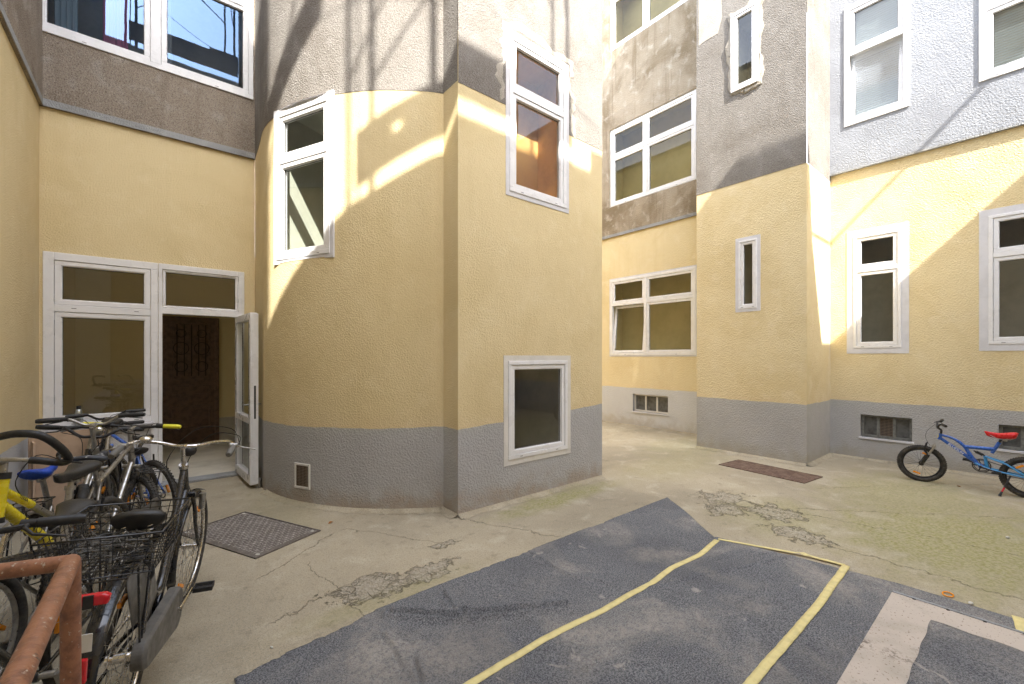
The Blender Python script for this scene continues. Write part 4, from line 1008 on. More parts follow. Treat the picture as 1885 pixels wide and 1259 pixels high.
def saddle(bk, top, L=.27, W=.16, mat='black leather', pitch=0, thick=.05, rails=True, name='saddle', nose=.3):
    T = Matrix.Translation(top) @ Matrix.Rotation(R_(-pitch), 4, 'Y'); mb = MB(T); secs = []; n = 14; K = 16
    for i in range(n + 1):
        t = i / n; x = -L * .42 + L * t
        wv = W / 2 * (1 - .80 * min(1, max(0, (t - .12) / .62)) ** .8) if t > .12 else W / 2 * (.72 + .28 * math.sin(t / .12 * PI / 2))
        end = math.sqrt(max(.02, 1 - (2 * t - 1) ** 10)); th = thick * (.75 + .35 * (1 - t)) * end; wv *= end
        zc = .012 * math.cos(t * PI * 1.6)
        sec = []
        for k in range(K):
            a = 2 * PI * k / K; cy, sz = math.cos(a), math.sin(a)
            sec.append((x, wv * math.copysign(abs(cy) ** .8, cy), zc - th * .3 + (th * .45 * sz if sz > 0 else th * .75 * sz)))
        secs.append(sec)
    mb.loft(secs); o = mb.build(name, mat, bk)
    if rails:
        r = MB(T)
        for y_ in (-.022, .022): r.tube([(-.09, y_, -thick * .7), (-.05, y_, -thick * 1.15), (.05, y_, -thick * 1.15), (.12, y_ * .4, -thick * .45)], .0035, 6)
        r.tube([(-.01, 0, -thick * 1.5), (-.01, 0, -thick * .95)], .018, 10); r.build('saddle_rail', 'dull alloy', o)
    return o
def crank(bk, bb, L=.165, ang=-20, ring=.085, mat='dull alloy', pedal_='black plastic', y0=.055, case=False, ring_mat=None, side=-1, solid=False):
    a = R_(ang); mb = MB(); d = Vector((math.cos(a), 0, math.sin(a)))
    b = Vector(bb)
    mb.tube([b + Vector((0, -y0 - .03, 0)), b + Vector((0, y0 + .03, 0))], .014, 10)
    e1 = b + Vector((0, side * (y0 + .03), 0)); e2 = b + Vector((0, -side * (y0 + .03), 0))
    mb.tube([e1, e1 + d * L + Vector((0, side * .02, 0))], [.011, .008], 8); mb.tube([e2, e2 - d * L + Vector((0, -side * .02, 0))], [.011, .008], 8)
    o = mb.build('crank', mat, bk)
    for e, s_, dd in ((e1 + d * L, side, d), (e2 - d * L, -side, -d)):
        q = e + Vector((0, s_ * .075, 0)); p = MB(Matrix.Translation(q))
        p.tube([(0, -s_ * .06, 0), (0, s_ * .045, 0)], .006, 8)
        for x in (-.03, .03): p.box((x - .007, -.045, -.012), (x + .007, .045, .012))
        for y in (-.045, .040): p.box((-.037, y, -.011), (.037, y + .007, .011))
        for x in (-.012, .012): p.box((x - .002, -.045, -.009), (x + .002, .045, .009))
        p.build('pedal', pedal_, o, bevel=.003)
    if ring:
        r = MB(); c = (b.x, b.y + side * (y0 - .008), b.z); r.torus(c, ring, .006, 40, 5, sy=.4); r.torus(c, ring * .82, .004, 30, 5, sy=.4)
        for k in range(5): t = 2 * PI * k / 5; r.tube([c, (c[0] + ring * math.cos(t), c[1], c[2] + ring * math.sin(t))], .006, 5)
        r.build('chainring', ring_mat or 'dull alloy', o)
    return o
def chain(bk, a, ra, b, rb, y, mat='tyre rubber'):
    mb = MB(); a = Vector((a[0], y, a[2])); b = Vector((b[0], y, b[2]))
    P = [a + Vector((ra * math.cos(t), 0, ra * math.sin(t))) for t in [PI / 2 - PI * i / 10 * 1.0 for i in range(11)]] if a.x > b.x else []
    P += [b + Vector((rb * math.cos(t), 0, rb * math.sin(t))) for t in [-PI / 2 - PI * i / 10 for i in range(11)]]
    mb.tube(P, .0045, 5, closed=True); return mb.build('chain', mat, bk)
def front_matrix(hb, ht, steer):
    ax = (Vector(ht) - Vector(hb)).normalized(); return Matrix.Translation(hb) @ Matrix.Rotation(R_(steer), 4, ax) @ Matrix.Translation(-Vector(hb))
def bar(bk, M, ctr, kind, mat, grip, gripc=None, W=.58, levers=True):
    """ctr: clamp centre. returns handlebar object"""
    c = Vector(ctr); h = W / 2
    shape = {'flat': [(0, 0, 0), (.0, .12, .01), (-.02, h - .12, .02), (-.035, h, .02)],
             'rise': [(0, 0, 0), (.0, .06, 0), (-.01, .13, .045), (-.04, h - .12, .055), (-.06, h, .055)],
             'city': [(0, 0, 0), (.015, .06, .0), (.02, .15, .02), (-.02, .235, .03), (-.11, .27, .015), (-.22, .27, -.01)],
             'butterfly': None}[kind]
    mb = MB(M)
    if kind == 'butterfly':
        gl_ = []
        for s_ in (-1, 1):
            loop = [(0, 0, 0), (0, .07, 0), (-.02, .16, .0), (-.05, .24, .0), (-.02, .285, .0), (.06, .29, .01), (.14, .26, .02), (.155, .18, .025), (.13, .10, .03)]
            P = [Vector((p[0] * .72, p[1], p[2] + p[0] * .70)) for p in loop]; D = []
            for i in range(len(P) - 1):
                p0, p1, p2, p3 = [P[max(0, min(len(P) - 1, j))] for j in (i - 1, i, i + 1, i + 2)]
                for q in range(4): t = q / 4; D.append(.5 * ((2 * p1) + (p2 - p0) * t + (2 * p0 - 5 * p1 + 4 * p2 - p3) * t * t + (3 * p1 - p0 - 3 * p2 + p3) * t ** 3))
            D.append(P[-1]); D = [c + Vector((p.x, p.y * s_, p.z)) for p in D]
            mb.tube(D[:8], .011, 8)
            gmb = MB(M); gmb.tube(D[7:], .017, 10)
            gl_.append(gmb)
        o = mb.build('handlebar', mat, bk)
        for q_ in gl_: q_.build('grip', grip, o)
        ends = [(c + Vector((-.05, s_ * .24, 0)), s_) for s_ in (-1, 1)]
    else:
        full = [c + Vector((x, -y, z)) for x, y, z in shape[::-1]] + [c + Vector((x, y, z)) for x, y, z in shape[1:]]
        D = []
        for i in range(len(full) - 1):
            p0, p1, p2, p3 = [full[max(0, min(len(full) - 1, j))] for j in (i - 1, i, i + 1, i + 2)]
            for q in range(4): t = q / 4; D.append(.5 * ((2 * p1) + (p2 - p0) * t + (2 * p0 - 5 * p1 + 4 * p2 - p3) * t * t + (3 * p1 - p0 - 3 * p2 + p3) * t ** 3))
        D.append(full[-1]); mb.tube(D, .011, 8); o = mb.build('handlebar', mat, bk)
        ends = []
        for s_ in (-1, 1):
            e = D[-1] if s_ == 1 else D[0]; pv = D[-5] if s_ == 1 else D[4]; dr = (e - pv).normalized(); gl = .115
            g_ = MB(M); g_.tube([e - dr * gl, e - dr * gl * .7, e - dr * .01, e + dr * .004], [.0165, .0175, .0175, .013], 12); g_.build('grip', gripc or grip, o)
            ends.append((e - dr * (gl + .02), s_))
            if gripc: g_ = MB(M); g_.tube([e - dr * (gl + .05), e - dr * gl], .019, 12); g_.build('shifter', 'black plastic', o)
    if levers:
        for e, s_ in ends:
            l = MB(M); l.tube([e, e + Vector((.03, 0, -.005)), e + Vector((.055, s_ * .03, -.02)), e + Vector((.05, s_ * .11, -.035))], [.009, .007, .005, .004], 7); l.tube([e + Vector((0, -s_ * .02, 0)), e + Vector((0, s_ * .02, 0))], .015, 10)
            l.build('brake_lever', 'black plastic' if kind != 'city' else 'dull alloy', o)
    return o
def hose(bk, M, pts, r=.0025, mat='cable black', name='brake_cable'):
    P = [Vector(p) for p in pts]; D = []
    for i in range(len(P) - 1):
        p0, p1, p2, p3 = [P[max(0, min(len(P) - 1, j))] for j in (i - 1, i, i + 1, i + 2)]
        for q in range(5): t = q / 5; D.append(.5 * ((2 * p1) + (p2 - p0) * t + (2 * p0 - 5 * p1 + 4 * p2 - p3) * t * t + (3 * p1 - p0 - 3 * p2 + p3) * t ** 3))
    D.append(P[-1]); mb = MB(M); mb.tube(D, r, 5); return mb.build(name, mat, bk)
def text(par, s, size, M, mat, name='lettering'):
    cu = bpy.data.curves.new(name, 'FONT'); cu.body = s; cu.size = size; cu.extrude = .0006; cu.align_x = 'CENTER'; cu.align_y = 'CENTER'
    tmp = bpy.data.objects.new('t', cu); COL.objects.link(tmp); dg = bpy.context.evaluated_depsgraph_get(); dg.update()
    me = bpy.data.meshes.new_from_object(tmp.evaluated_get(dg)); bpy.data.objects.remove(tmp)
    me.transform(M); me.materials.clear(); me.materials.append(MATS[mat]); o = bpy.data.objects.new(name, me); COL.objects.link(o); o.parent = par; return o
def place(name, rear, front, lean, label):
    d = Vector(front) - Vector(rear); r = root(name, (rear[0], rear[1], 0), label, 'bicycle', 'bicycles parked in the courtyard', rz=math.atan2(d.y, d.x), rx=R_(lean)); r['wb'] = d.length
    return r, d.length
def catp(P, k=5):
    P = [Vector(p) for p in P]; D = []
    for i in range(len(P) - 1):
        p0, p1, p2, p3 = [P[max(0, min(len(P) - 1, j))] for j in (i - 1, i, i + 1, i + 2)]
        for q in range(k): t = q / k; D.append(.5 * ((2 * p1) + (p2 - p0) * t + (2 * p0 - 5 * p1 + 4 * p2 - p3) * t * t + (3 * p1 - p0 - 3 * p2 + p3) * t ** 3))
    D.append(P[-1]); return D
def forkpair(bk, M, crown, axle, mat, r=.012, sus=None, spread=.05):
    f_ = MB(M)
    for s_ in (-1, 1):
        if sus: 
            mid = Vector(crown).lerp(Vector(axle), .45)
            f_.tube([(mid.x, s_ * spread, mid.z), (axle[0], s_ * spread, axle[2])], .019, 10)
        else: f_.tube(catp([(crown[0], s_ * .025, crown[2]), (crown[0] + .004, s_ * spread, crown[2] - .06), (crown[0] + (axle[0] - crown[0]) * .45, s_ * spread, crown[2] + (axle[2] - crown[2]) * .6), (axle[0], s_ * spread, axle[2])]), [r] * 5 + [r * .9] * 5 + [r * .8] * 5 + [r * .7], 8)
    if sus: m2 = Vector(crown).lerp(Vector(axle), .47); f_.tube(catp([(m2.x, -spread, m2.z), (m2.x + .03, -spread * .8, m2.z + .035), (m2.x + .03, spread * .8, m2.z + .035), (m2.x, spread, m2.z)]), .008, 6)
    else: f_.tube([(crown[0], -spread - .005, crown[2]), (crown[0], spread + .005, crown[2])], .017, 10)
    o = f_.build('fork', mat, bk)
    if sus:
        s = MB(M)
        for s_ in (-1, 1): s.tube([(crown[0], s_ * spread, crown[2]), (axle[0], s_ * spread, axle[2])], .0125, 10)
        s.tube([(crown[0], -spread - .005, crown[2]), (crown[0], spread + .005, crown[2])], .017, 10); s.build('fork_leg', sus, o)
    return o
def generic(name, rear, front, lean, label, R=.34, frame='black paint', style='diamond', steer=0, tyre='tyre rubber', knobs=False, barkind='rise', barmat='black plastic', grip='black plastic', gripc=None,
            sad='black leather', sadz=.95, fend=None, barz=1.02, sus=None, carrier=False, W=.58, seed=0, tr=None, sadL=.27, sadW=.16, stemfwd=.08, rimm='dull alloy', cs=1.0, light=None):
    bk, wb = place(name, rear, front, lean, label); tr = tr or (.026 if knobs else .019)
    A = V3(0, R); F_ = V3(wb, R); BB = V3(.43 * cs, .28); ht = V3(wb - .25, min(barz - .09, .93)); hb = V3(wb - .19, 2 * R + .08); st = V3(.43 * cs - .19, .78 if style == 'diamond' else .72)
    st.z = min(st.z, sadz - .13)
    f_ = MB(); f_.tube([hb, ht], .021, 12)
    if style == 'diamond': f_.tube([ht + Vector((0, 0, -.03)), st + Vector((.01, 0, -.03))], .016, 10)
    else: f_.tube(catp([ht + Vector((.0, 0, -.06)), Vector((.62 * wb, 0, .62)), Vector((.50 * wb, 0, .48)), st + Vector((.06, 0, -.32))]), .015, 10)
    f_.tube([hb + Vector((-.005, 0, .02)), BB], .019, 10); f_.tube([BB, st], .0165, 10); f_.tube([BB + Vector((0, -.035, 0)), BB + Vector((0, .035, 0))], .022, 12)
    for s_ in (-1, 1): f_.tube([BB + Vector((-.02, s_ * .03, 0)), A + Vector((0, s_ * .062, 0))], .009, 8); f_.tube([st + Vector((.01, s_ * .015, -.04)), A + Vector((0, s_ * .062, 0))], .008, 8)
    fo = f_.build('frame', frame, bk)
    M = front_matrix(hb, ht, steer)
    wheel(bk, 'wheel', A, R, None, tyre=tyre, knobs=knobs, tr=tr, seed=seed, rim=rimm); wheel(bk, 'wheel', F_, R, M, tyre=tyre, knobs=knobs, tr=tr, seed=seed + 1, rim=rimm)
    forkpair(bk, M, (hb.x + .005, 0, hb.z - .02), F_, frame if not sus else 'black paint', sus=sus)
    sdir = (st - BB).normalized(); sp = st + sdir * (sadz - .05 - st.z) / sdir.z
    s = MB(); s.tube([st - sdir * .05, sp], .0135, 10); s.tube([st - sdir * .012, st + sdir * .012], .021, 12); s.build('seatpost', 'dull alloy', bk)
    saddle(bk, sp + Vector((0, 0, .05)), mat=sad, pitch=0, L=sadL, W=sadW)
    crank(bk, BB, ang=-35 + seed * 40, ring=.085); chain(bk, BB, .085, A, .035, -.047)
    hd = (ht - hb).normalized(); sc = ht + hd * (barz - ht.z) / hd.z
    s = MB(M); s.tube([ht, sc], .0135, 10); s.tube([sc, sc + Vector((stemfwd, 0, .01))], .0145, 10); s.build('stem', 'dull alloy', bk)
    bc = sc + Vector((stemfwd, 0, .01)); b = bar(bk, M, bc, barkind, barmat, grip, gripc, W=W)
    hose(bk, M, [bc + Vector((.03, .16, .03)), bc + Vector((.10, .08, .02)), bc + Vector((.07, .0, -.14)), hb + Vector((.03, .02, -.02))])
    hose(bk, M, [bc + Vector((.03, -.16, .03)), bc + Vector((.12, -.06, .0)), bc + Vector((.05, -.03, -.18)), ht + Vector((-.10, -.02, -.06))])
    if fend: fender(bk, A, R, R_(10), R_(175), fend); fender(bk, F_, R, R_(55) - .2, R_(190), fend, M)
    if carrier: carrier_rack(bk, A, R)
    if light:
        q = MB(M); q.ball(bc + Vector((.07, .0, -.06)), (.025, .032, .032)); q.build('headlight', light, bk)
    for Mx, cx in ((None, A), (M, F_)):      # rim brakes
        s = MB(Mx); z = cx[2] + R - .01
        for s_ in (-1, 1): s.tube([(cx[0] + (.09 if Mx is None else -.06), s_ * .035, z - .05), (cx[0] + (.10 if Mx is None else -.07), s_ * .045, z + .05)], .007, 6)
        s.build('rim_brake', 'black plastic', bk)
    return bk, dict(BB=BB, ht=ht, hb=hb, st=st, M=M, bc=bc, frame=fo, A=A, F=F_)
def carrier_rack(bk, A, R, z=None, mat='black paint', L=.36, W=.13):
    z = z or 2 * R + .06; mb = MB()
    for y in (-W / 2, W / 2): mb.tube([(A[0] + .16, y, z), (A[0] - L + .16, y, z)], .005, 6)
    for k in range(5): x = A[0] + .16 - L * k / 4; mb.tube([(x, -W / 2, z), (x, W / 2, z)], .004, 6)
    mb.tube([(A[0] + .16, 0, z), (A[0] - L + .16, 0, z)], .004, 6)
    for y in (-1, 1):
        for x in (.05, -.12): mb.tube([(A[0] + x, y * W / 2, z), (A[0], y * .065, A[2])], .0045, 6)
    return mb.build('carrier', mat, bk)

# ---- silver trekking bicycle with a blue saddle cover
generic('bicycle', (-.60, 3.62), (-.31, 4.66), 2, 'silver trekking bicycle with a bright blue saddle cover nearest the left wall', R=.35, frame='dull alloy', style='step', barkind='rise', barmat='dull alloy', sad='blue cover', sadz=.93, fend='dull alloy', tyre='tyre rubber', barz=1.09, stemfwd=.09, seed=.3, steer=8, carrier=True, light='steel')
# ---- mountain bicycle with yellow grips and a dotted cover
generic('bicycle', (-.40, 3.72), (-.14, 4.76), 3, 'grey mountain bicycle with yellow grips and a dotted saddle cover', R=.335, frame='dull alloy', knobs=True, barkind='flat', gripc='yellow rubber', sad='dotted cover', sadz=.96, barz=1.03, W=.62, seed=.9, steer=-6, sadL=.30, sadW=.21)
# ---- bicycle facing the viewer
generic('bicycle', (-.34, 5.28), (-.46, 4.25), -3, 'dark bicycle with a high black saddle under the ground floor window', R=.345, frame='black paint', barkind='rise', sadz=1.04, barz=1.0, seed=1.7, steer=14, fend='black plastic', rimm='dull alloy')
# ---- two more behind
generic('bicycle', (.03, 5.15), (-.42, 6.08), -4, 'blue mountain bicycle with knobbly tyres closest to the open doorway', R=.325, frame='blue paint', knobs=True, barkind='rise', sadz=.86, barz=.98, seed=2.1, steer=-10)
generic('bicycle', (-.12, 4.55), (-.50, 5.5), 4, 'small black bicycle squeezed between the blue ones below the window', R=.32, frame='black paint', knobs=True, barkind='flat', sadz=.84, barz=.96, seed=.2, steer=5, carrier=True, light='steel')
# ---- black bicycle in the near left corner, partly behind the railing
bk, K = generic('bicycle', (-.30, 3.05), (-.60, 2.0), -3, 'black bicycle with thick tubes half hidden behind the brown railing', R=.345, frame='black paint', barkind='flat', sadz=.90, barz=1.02, seed=2.7, steer=4, fend='black paint', sus='dull alloy', carrier=True)
d_ = (K['hb'] - K['BB']); mid = K['BB'].lerp(K['hb'], .55)
for k, (m_, c_) in enumerate((('black print', 0), ('flag red', 1), ('flag gold', 2))):
    q = MB(Matrix.Translation(mid + Vector((0, .0, 0))) @ Matrix.Rotation(-math.atan2(d_.z, d_.x), 4, 'Y')); q.box((-.02, .0185, .006 - k * .007), (.02, .0205, .013 - k * .007)); q.build('flag_sticker', m_, K['frame'])
# ---- yellow and silver bicycle with butterfly bar
def yellow():
    bk, wb = place('bicycle', (-.268, 3.853), (-.645, 2.885), 0, 'yellow and silver bicycle with black lettering and a looped black handlebar at the left edge')
    R = .34; A = V3(0, R); F_ = V3(wb, R); BB = V3(.415, .29); ht = V3(.80, 1.02); hb = V3(.835, .85); st = V3(.318, .84)
    f_ = MB(); f_.tube([hb, ht], .024, 12); f_.tube([Vector((.80, 0, .965)), Vector((.62, 0, .84))], .019, 12); f_.tube([Vector((.815, 0, .90)), Vector((.50, 0, .60)), ], .026, 12)
    fo = f_.build('frame', 'yellow paint', bk)
    g_ = MB(); g_.tube(catp([(.62, 0, .84), (.52, 0, .765), (.42, 0, .705), (.36, 0, .69), (.335, 0, .70)]), .017, 12); g_.tube([(.50, 0, .60), BB], .024, 12); g_.tube([st, BB], .0175, 12); g_.tube([BB + Vector((0, -.035, 0)), BB + Vector((0, .035, 0))], .022, 12)
    for s_ in (-1, 1): g_.tube(catp([(.335, s_ * .02, .70), (.20, s_ * .045, .60), (0, s_ * .062, R)]), .009, 8); g_.tube([BB, (0, s_ * .062, R)], .010, 8)
    g_.build('frame', 'dull alloy', bk)
    # lettering on both sides of the down tube; local left (+Y) is towards the viewer's left
    a = Vector((.815, 0, .90)); b = Vector((.50, 0, .60))
    for s_ in (-1, 1):
        c = a.lerp(b, .52); ex = ((b - a) if s_ == 1 else (a - b)).normalized()
        # viewer looks along -s_*Y; text x axis must run to the viewer's right
        n = Vector((0, s_, 0)); ey = n.cross(ex)
        if s_ == 1: pass
        Mx = Matrix(((ex.x, ey.x, n.x, 0), (ex.y, ey.y, n.y, 0), (ex.z, ey.z, n.z, 0), (0, 0, 0, 1)))
        text(fo, 'DINO', .062, Matrix.Translation(c + n * .0262) @ Mx, 'black print')
        c2 = Vector((.80, 0, .965)).lerp(Vector((.62, 0, .84)), .55); ex = ((Vector((.62, 0, .84)) - Vector((.80, 0, .965))) * s_).normalized(); ey = n.cross(ex)
        Mx = Matrix(((ex.x, ey.x, n.x, 0), (ex.y, ey.y, n.y, 0), (ex.z, ey.z, n.z, 0), (0, 0, 0, 1)))
        text(fo, 'TERRA', .022, Matrix.Translation(c2 + n * .0192) @ Mx, 'black print')
    M = front_matrix(hb, ht, -6)
    c = MB(M); c.tube([ht, ht + Vector((-.006, 0, .03))], .027, 14); c.build('headset', 'black plastic', bk); c = MB(M); c.tube([hb, hb + Vector((.004, 0, -.025))], .027, 14); c.build('headset', 'black plastic', bk)
    wheel(bk, 'wheel', A, R, None, seed=.5, tr=.024); wheel(bk, 'wheel', F_, R, M, seed=1.5, tr=.024)
    forkpair(bk, M, (hb.x + .02, 0, hb.z - .07), F_, 'dull alloy', sus='chrome')
    s = MB(); s.tube([st + Vector((.01, 0, -.05)), st + Vector((-.02, 0, .07))], .0145, 10); s.tube([st + Vector((.003, 0, -.012)), st + Vector((-.003, 0, .012))], .024, 12); s.build('seatpost', 'dull alloy', bk)
    saddle(bk, Vector((.27, 0, .945)), L=.32, W=.18, thick=.06)
    crank(bk, BB, ang=50); chain(bk, BB, .085, A, .035, -.047)
    s = MB(M); s.tube([ht, Vector((.79, 0, 1.10))], .0145, 10); s.tube([Vector((.79, 0, 1.10)), Vector((.85, 0, 1.12))], .016, 10); s.build('stem', 'dull alloy', bk)
    bar(bk, M, (.85, 0, 1.12), 'butterfly', 'dull alloy', 'black plastic')
    hose(bk, M, [(.80, .24, 1.09), (.78, .12, 1.12), (.76, .02, 1.0), (.70, 0, .90)]); hose(bk, M, [(.86, -.2, 1.10), (.98, -.08, 1.05), (.96, 0, .9), (.90, 0, .80)])
    s = MB()
    for s_ in (-1, 1): s.tube([(.10, s_ * .04, R + .28), (.09, s_ * .048, R + .37)], .008, 6)
    s.build('rim_brake', 'black plastic', bk)
yellow()

# ---- the black city bicycle in front
def citybike():
    bk, wb = place('bicycle', (-.13, 2.42), (.155, 3.56), 2.5, 'black city bicycle with wire basket, silver handlebar and grey chain case, nearest the viewer')
    R = .35; A = V3(0, R); F_ = V3(wb, R); BB = V3(.46, .29); ht = V3(wb - .26, .93); hb = V3(wb - .19, .76); st = V3(.27, .74)
    f_ = MB(); f_.tube([hb + Vector((.01, 0, -.03)), ht], .021, 12); f_.tube([BB, st + Vector((0, 0, .02))], .0175, 12); f_.tube([BB + Vector((0, -.035, 0)), BB + Vector((0, .035, 0))], .024, 12)
    f_.tube([hb + Vector((0, 0, .02)), BB + Vector((.02, 0, .02))], .021, 12)
    f_.tube(catp([ht + Vector((0, 0, -.03)), Vector((.76, 0, .68)), Vector((.60, 0, .47)), Vector((.50, 0, .38)), Vector((.41, 0, .42))]), .018, 12)
    for s_ in (-1, 1): f_.tube([BB + Vector((-.02, s_ * .03, 0)), (0, s_ * .065, R)], .010, 8); f_.tube([(.29, s_ * .018, .68), (0, s_ * .065, R)], .011, 8)
    fo = f_.build('frame', 'black paint', bk)
    a_, b_ = hb + Vector((0, 0, .02)), BB + Vector((.02, 0, .02)); ex = (a_ - b_).normalized()
    M = front_matrix(hb, ht, -4)
    w1 = wheel(bk, 'wheel', A, R, None, rim='chrome', tr=.020, seed=.35, nsp=36, hubr=.032, nref=0)
    w2 = wheel(bk, 'wheel', F_, R, M, rim='chrome', tr=.020, seed=.1, nsp=36, hubr=.022, nref=0)
    for (c, Mx, wo, angs) in ((A, None, w1, (200, 335, 90)), (F_, M, w2, (60, 240))):
        for a in angs:
            a = R_(a); q = MB((Mx or Matrix.Identity(4)) @ Matrix.Translation((c[0] + .235 * math.cos(a), 0, c[2] + .235 * math.sin(a))) @ Matrix.Rotation(-a, 4, 'Y')); q.box((-.011, -.008, -.045), (.011, .008, .045)); q.build('reflector', 'amber plastic', wo, bevel=.004)
    forkpair(bk, M, (hb.x + .006, 0, hb.z - .02), F_, 'black paint', r=.013)
    fender(bk, A, R, R_(-8), R_(200), 'black paint', w=.032); fender(bk, F_, R, R_(62), R_(195), 'black paint', M, w=.032)
    # coat guard: thin sheets either side of the rear wheel
    for s_ in (-1,):
        cg = MB(); P = []; n = 16; a0, a1 = R_(15), R_(105)
        inner = [(0 + .13 * math.cos(a0 + (a1 - a0) * i / n), R + .13 * math.sin(a0 + (a1 - a0) * i / n)) for i in range(n + 1)]
        outer = [((R + .005) * math.cos(a0 + (a1 - a0) * i / n), R + (R + .005) * math.sin(a0 + (a1 - a0) * i / n)) for i in range(n + 1)]
        V = [(x, s_ * .045, z) for x, z in inner] + [(x, s_ * .034, z) for x, z in outer]
        cg.add(V, [(i, i + 1, n + 2 + i, n + 1 + i) for i in range(n)], True); o = cg.build('coat_guard', 'grey plastic', bk); m_ = o.modifiers.new('thick', 'SOLIDIFY'); m_.thickness = .002
    # chain case on the right hand side
    def stadium(x0, r0, x1, r1, zc, n=14):
        P = [(x1 + r1 * math.cos(a), zc + r1 * math.sin(a)) for a in [PI / 2 - PI * i / n for i in range(n + 1)]]
        return P + [(x0 + r0 * math.cos(a), R + r0 * math.sin(a)) for a in [-PI / 2 - PI * i / n for i in range(n + 1)]]
    P = stadium(0, .062, BB.x + .01, .105, BB.z); cc = MB(); n = len(P); ctr = (.28, .31)
    def sh_(p, k): return (ctr[0] + (p[0] - ctr[0]) * k, ctr[1] + (p[1] - ctr[1]) * k)
    L0 = [(x, -.048, z) for x, z in P]; L1 = [(x, -.088, z) for x, z in P]; L2 = [(sh_(p, .94)[0], -.100, sh_(p, .9)[1]) for p in P]
    cc.add(L0 + L1 + L2, [(i, (i + 1) % n, (i + 1) % n + n, i + n) for i in range(n)] + [(i + n, (i + 1) % n + n, (i + 1) % n + 2 * n, i + 2 * n) for i in range(n)] + [tuple(range(2 * n, 3 * n)), tuple(range(n - 1, -1, -1))], False)
    cc.build('chain_case', 'grey plastic', bk, bevel=.004)
    co = crank(bk, BB, ang=8, ring=0, mat='chrome', y0=.075)
    s = MB(); s.tube([st, (.235, 0, .84)], .0135, 10); s.tube([st + Vector((0, 0, .005)), st + Vector((-.004, 0, .028))], .022, 12); s.build('seatpost', 'chrome', bk)
    so = saddle(bk, Vector((.225, 0, .895)), L=.29, W=.22, thick=.075)
    q = MB()
    for y in (-.045, .045): q.tube([Vector((.13, y, .80 + .004 * i)) + Vector((.014 * math.cos(i * 1.3), .014 * math.sin(i * 1.3), 0)) for i in range(14)], .003, 5)
    q.build('saddle_spring', 'chrome', so)
    hd = (ht - hb).normalized(); sc = ht + hd * .13
    s = MB(M); s.tube([ht, sc], .0125, 12); s.tube([sc, sc + Vector((.045, 0, .006))], .014, 12); s.tube([ht + hd * -.005, ht + hd * .02], .025, 14); s.build('stem', 'chrome', bk)
    bc = sc + Vector((.045, 0, .006)); b = bar(bk, M, bc, 'city', 'chrome', 'grey plastic', W=.54)
    q = MB(M); q.ball(bc + Vector((-.02, .19, .045)), (.032, .032, .020)); q.build('bell', 'chrome', b)
    q = MB(M); q.loft([[(bc.x + .05 + x, r * math.cos(t), bc.z - .045 + r * math.sin(t)) for t in [2 * PI * i / 14 for i in range(14)]] for x, r in ((0, .012), (.012, .030), (.05, .036), (.06, .034))]); q.build('headlight', 'black plastic', bk)
    hose(bk, M, [bc + Vector((-.07, -.29, .02)), bc + Vector((.03, -.27, .06)), bc + Vector((.12, -.1, .05)), bc + Vector((.06, 0, -.12)), hb + Vector((.03, -.03, -.04))])
    hose(bk, M, [bc + Vector((-.08, -.30, .02)), bc + Vector((.06, -.22, .10)), bc + Vector((.10, -.02, .085)), bc + Vector((.05, .1, -.10)), ht + Vector((.03, .03, -.12))])
    carrier_rack(bk, A, R, z=.775, L=.40, W=.15)
    # wire basket on the carrier
    bs = MB(); X0, X1, Y, Z0, Z1 = -.24, .13, .15, .79, .945
    def rect_(z, k): return [(X0 - k, -Y - k, z), (X1 + k, -Y - k, z), (X1 + k, Y + k, z), (X0 - k, Y + k, z)]
    bs.tube(rect_(Z1, .03), .0042, 6, closed=True); bs.tube(rect_(Z0, 0), .003, 6, closed=True)
    bo = bs.build('basket', 'black paint', bk); wr = MB()
    for j in range(1, 6): t = j / 6; wr.tube(rect_(Z0 + (Z1 - Z0) * t, .03 * t), .0017, 4, closed=True)
    for i in range(13):
        x = X0 + (X1 - X0) * i / 12; 
        for s_ in (-1, 1): wr.tube([(x, s_ * Y, Z0), (x + (i - 6) / 6 * .03, s_ * (Y + .03), Z1)], .0017, 4)
        wr.tube([(x, -Y, Z0), (x, Y, Z0)], .0017, 4)
    for i in range(11):
        y = -Y + 2 * Y * i / 10
        wr.tube([(X0, y, Z0), (X0 - .03, y * (1 + .03 / Y), Z1)], .0017, 4); wr.tube([(X1, y, Z0), (X1 + .03, y * (1 + .03 / Y), Z1)], .0017, 4)
        if i % 2 == 0: wr.tube([(X0, y, Z0 - .003), (X1, y, Z0 - .003)], .0017, 4)
    wr.build('wire_mesh', 'black paint', bo)
    rl = MB(); rl.loft([[(x, y * k, .755 + z * k) for y, z in ((-.055, -.016), (.055, -.016), (.060, .012), (.045, .022), (-.045, .022), (-.060, .012))] for x, k in ((-.352, .85), (-.345, 1), (-.325, 1))], smooth=False); ro = rl.build('rear_light', 'red plastic', bk, bevel=.004)
    rl = MB(); rl.box((-.356, -.018, .735), (-.350, .010, .779)); rl.build('strap', 'black plastic', ro)
    rr = MB(); rr.box((-R - .04, -.02, .50), (-R - .022, .02, .58)); rr.build('reflector', 'red plastic', bk, bevel=.004)
    rs = MB(); rs.box((-R - .028, -.028, .60), (-R - .024, .028, .66)); rs.build('plate', 'casing cream', bk)
    # ring lock and rear hub
    lk = MB(); lk.torus((.13, 0, R + .29), .06, .011, 20, 8, M=Matrix.Translation((.13, 0, R + .29)) @ Matrix.Rotation(R_(90), 4, 'Z') @ Matrix.Translation((-.13, 0, -R - .29)), a0=R_(-30), a1=R_(210)); lk.build('ring_lock', 'black plastic', bk)
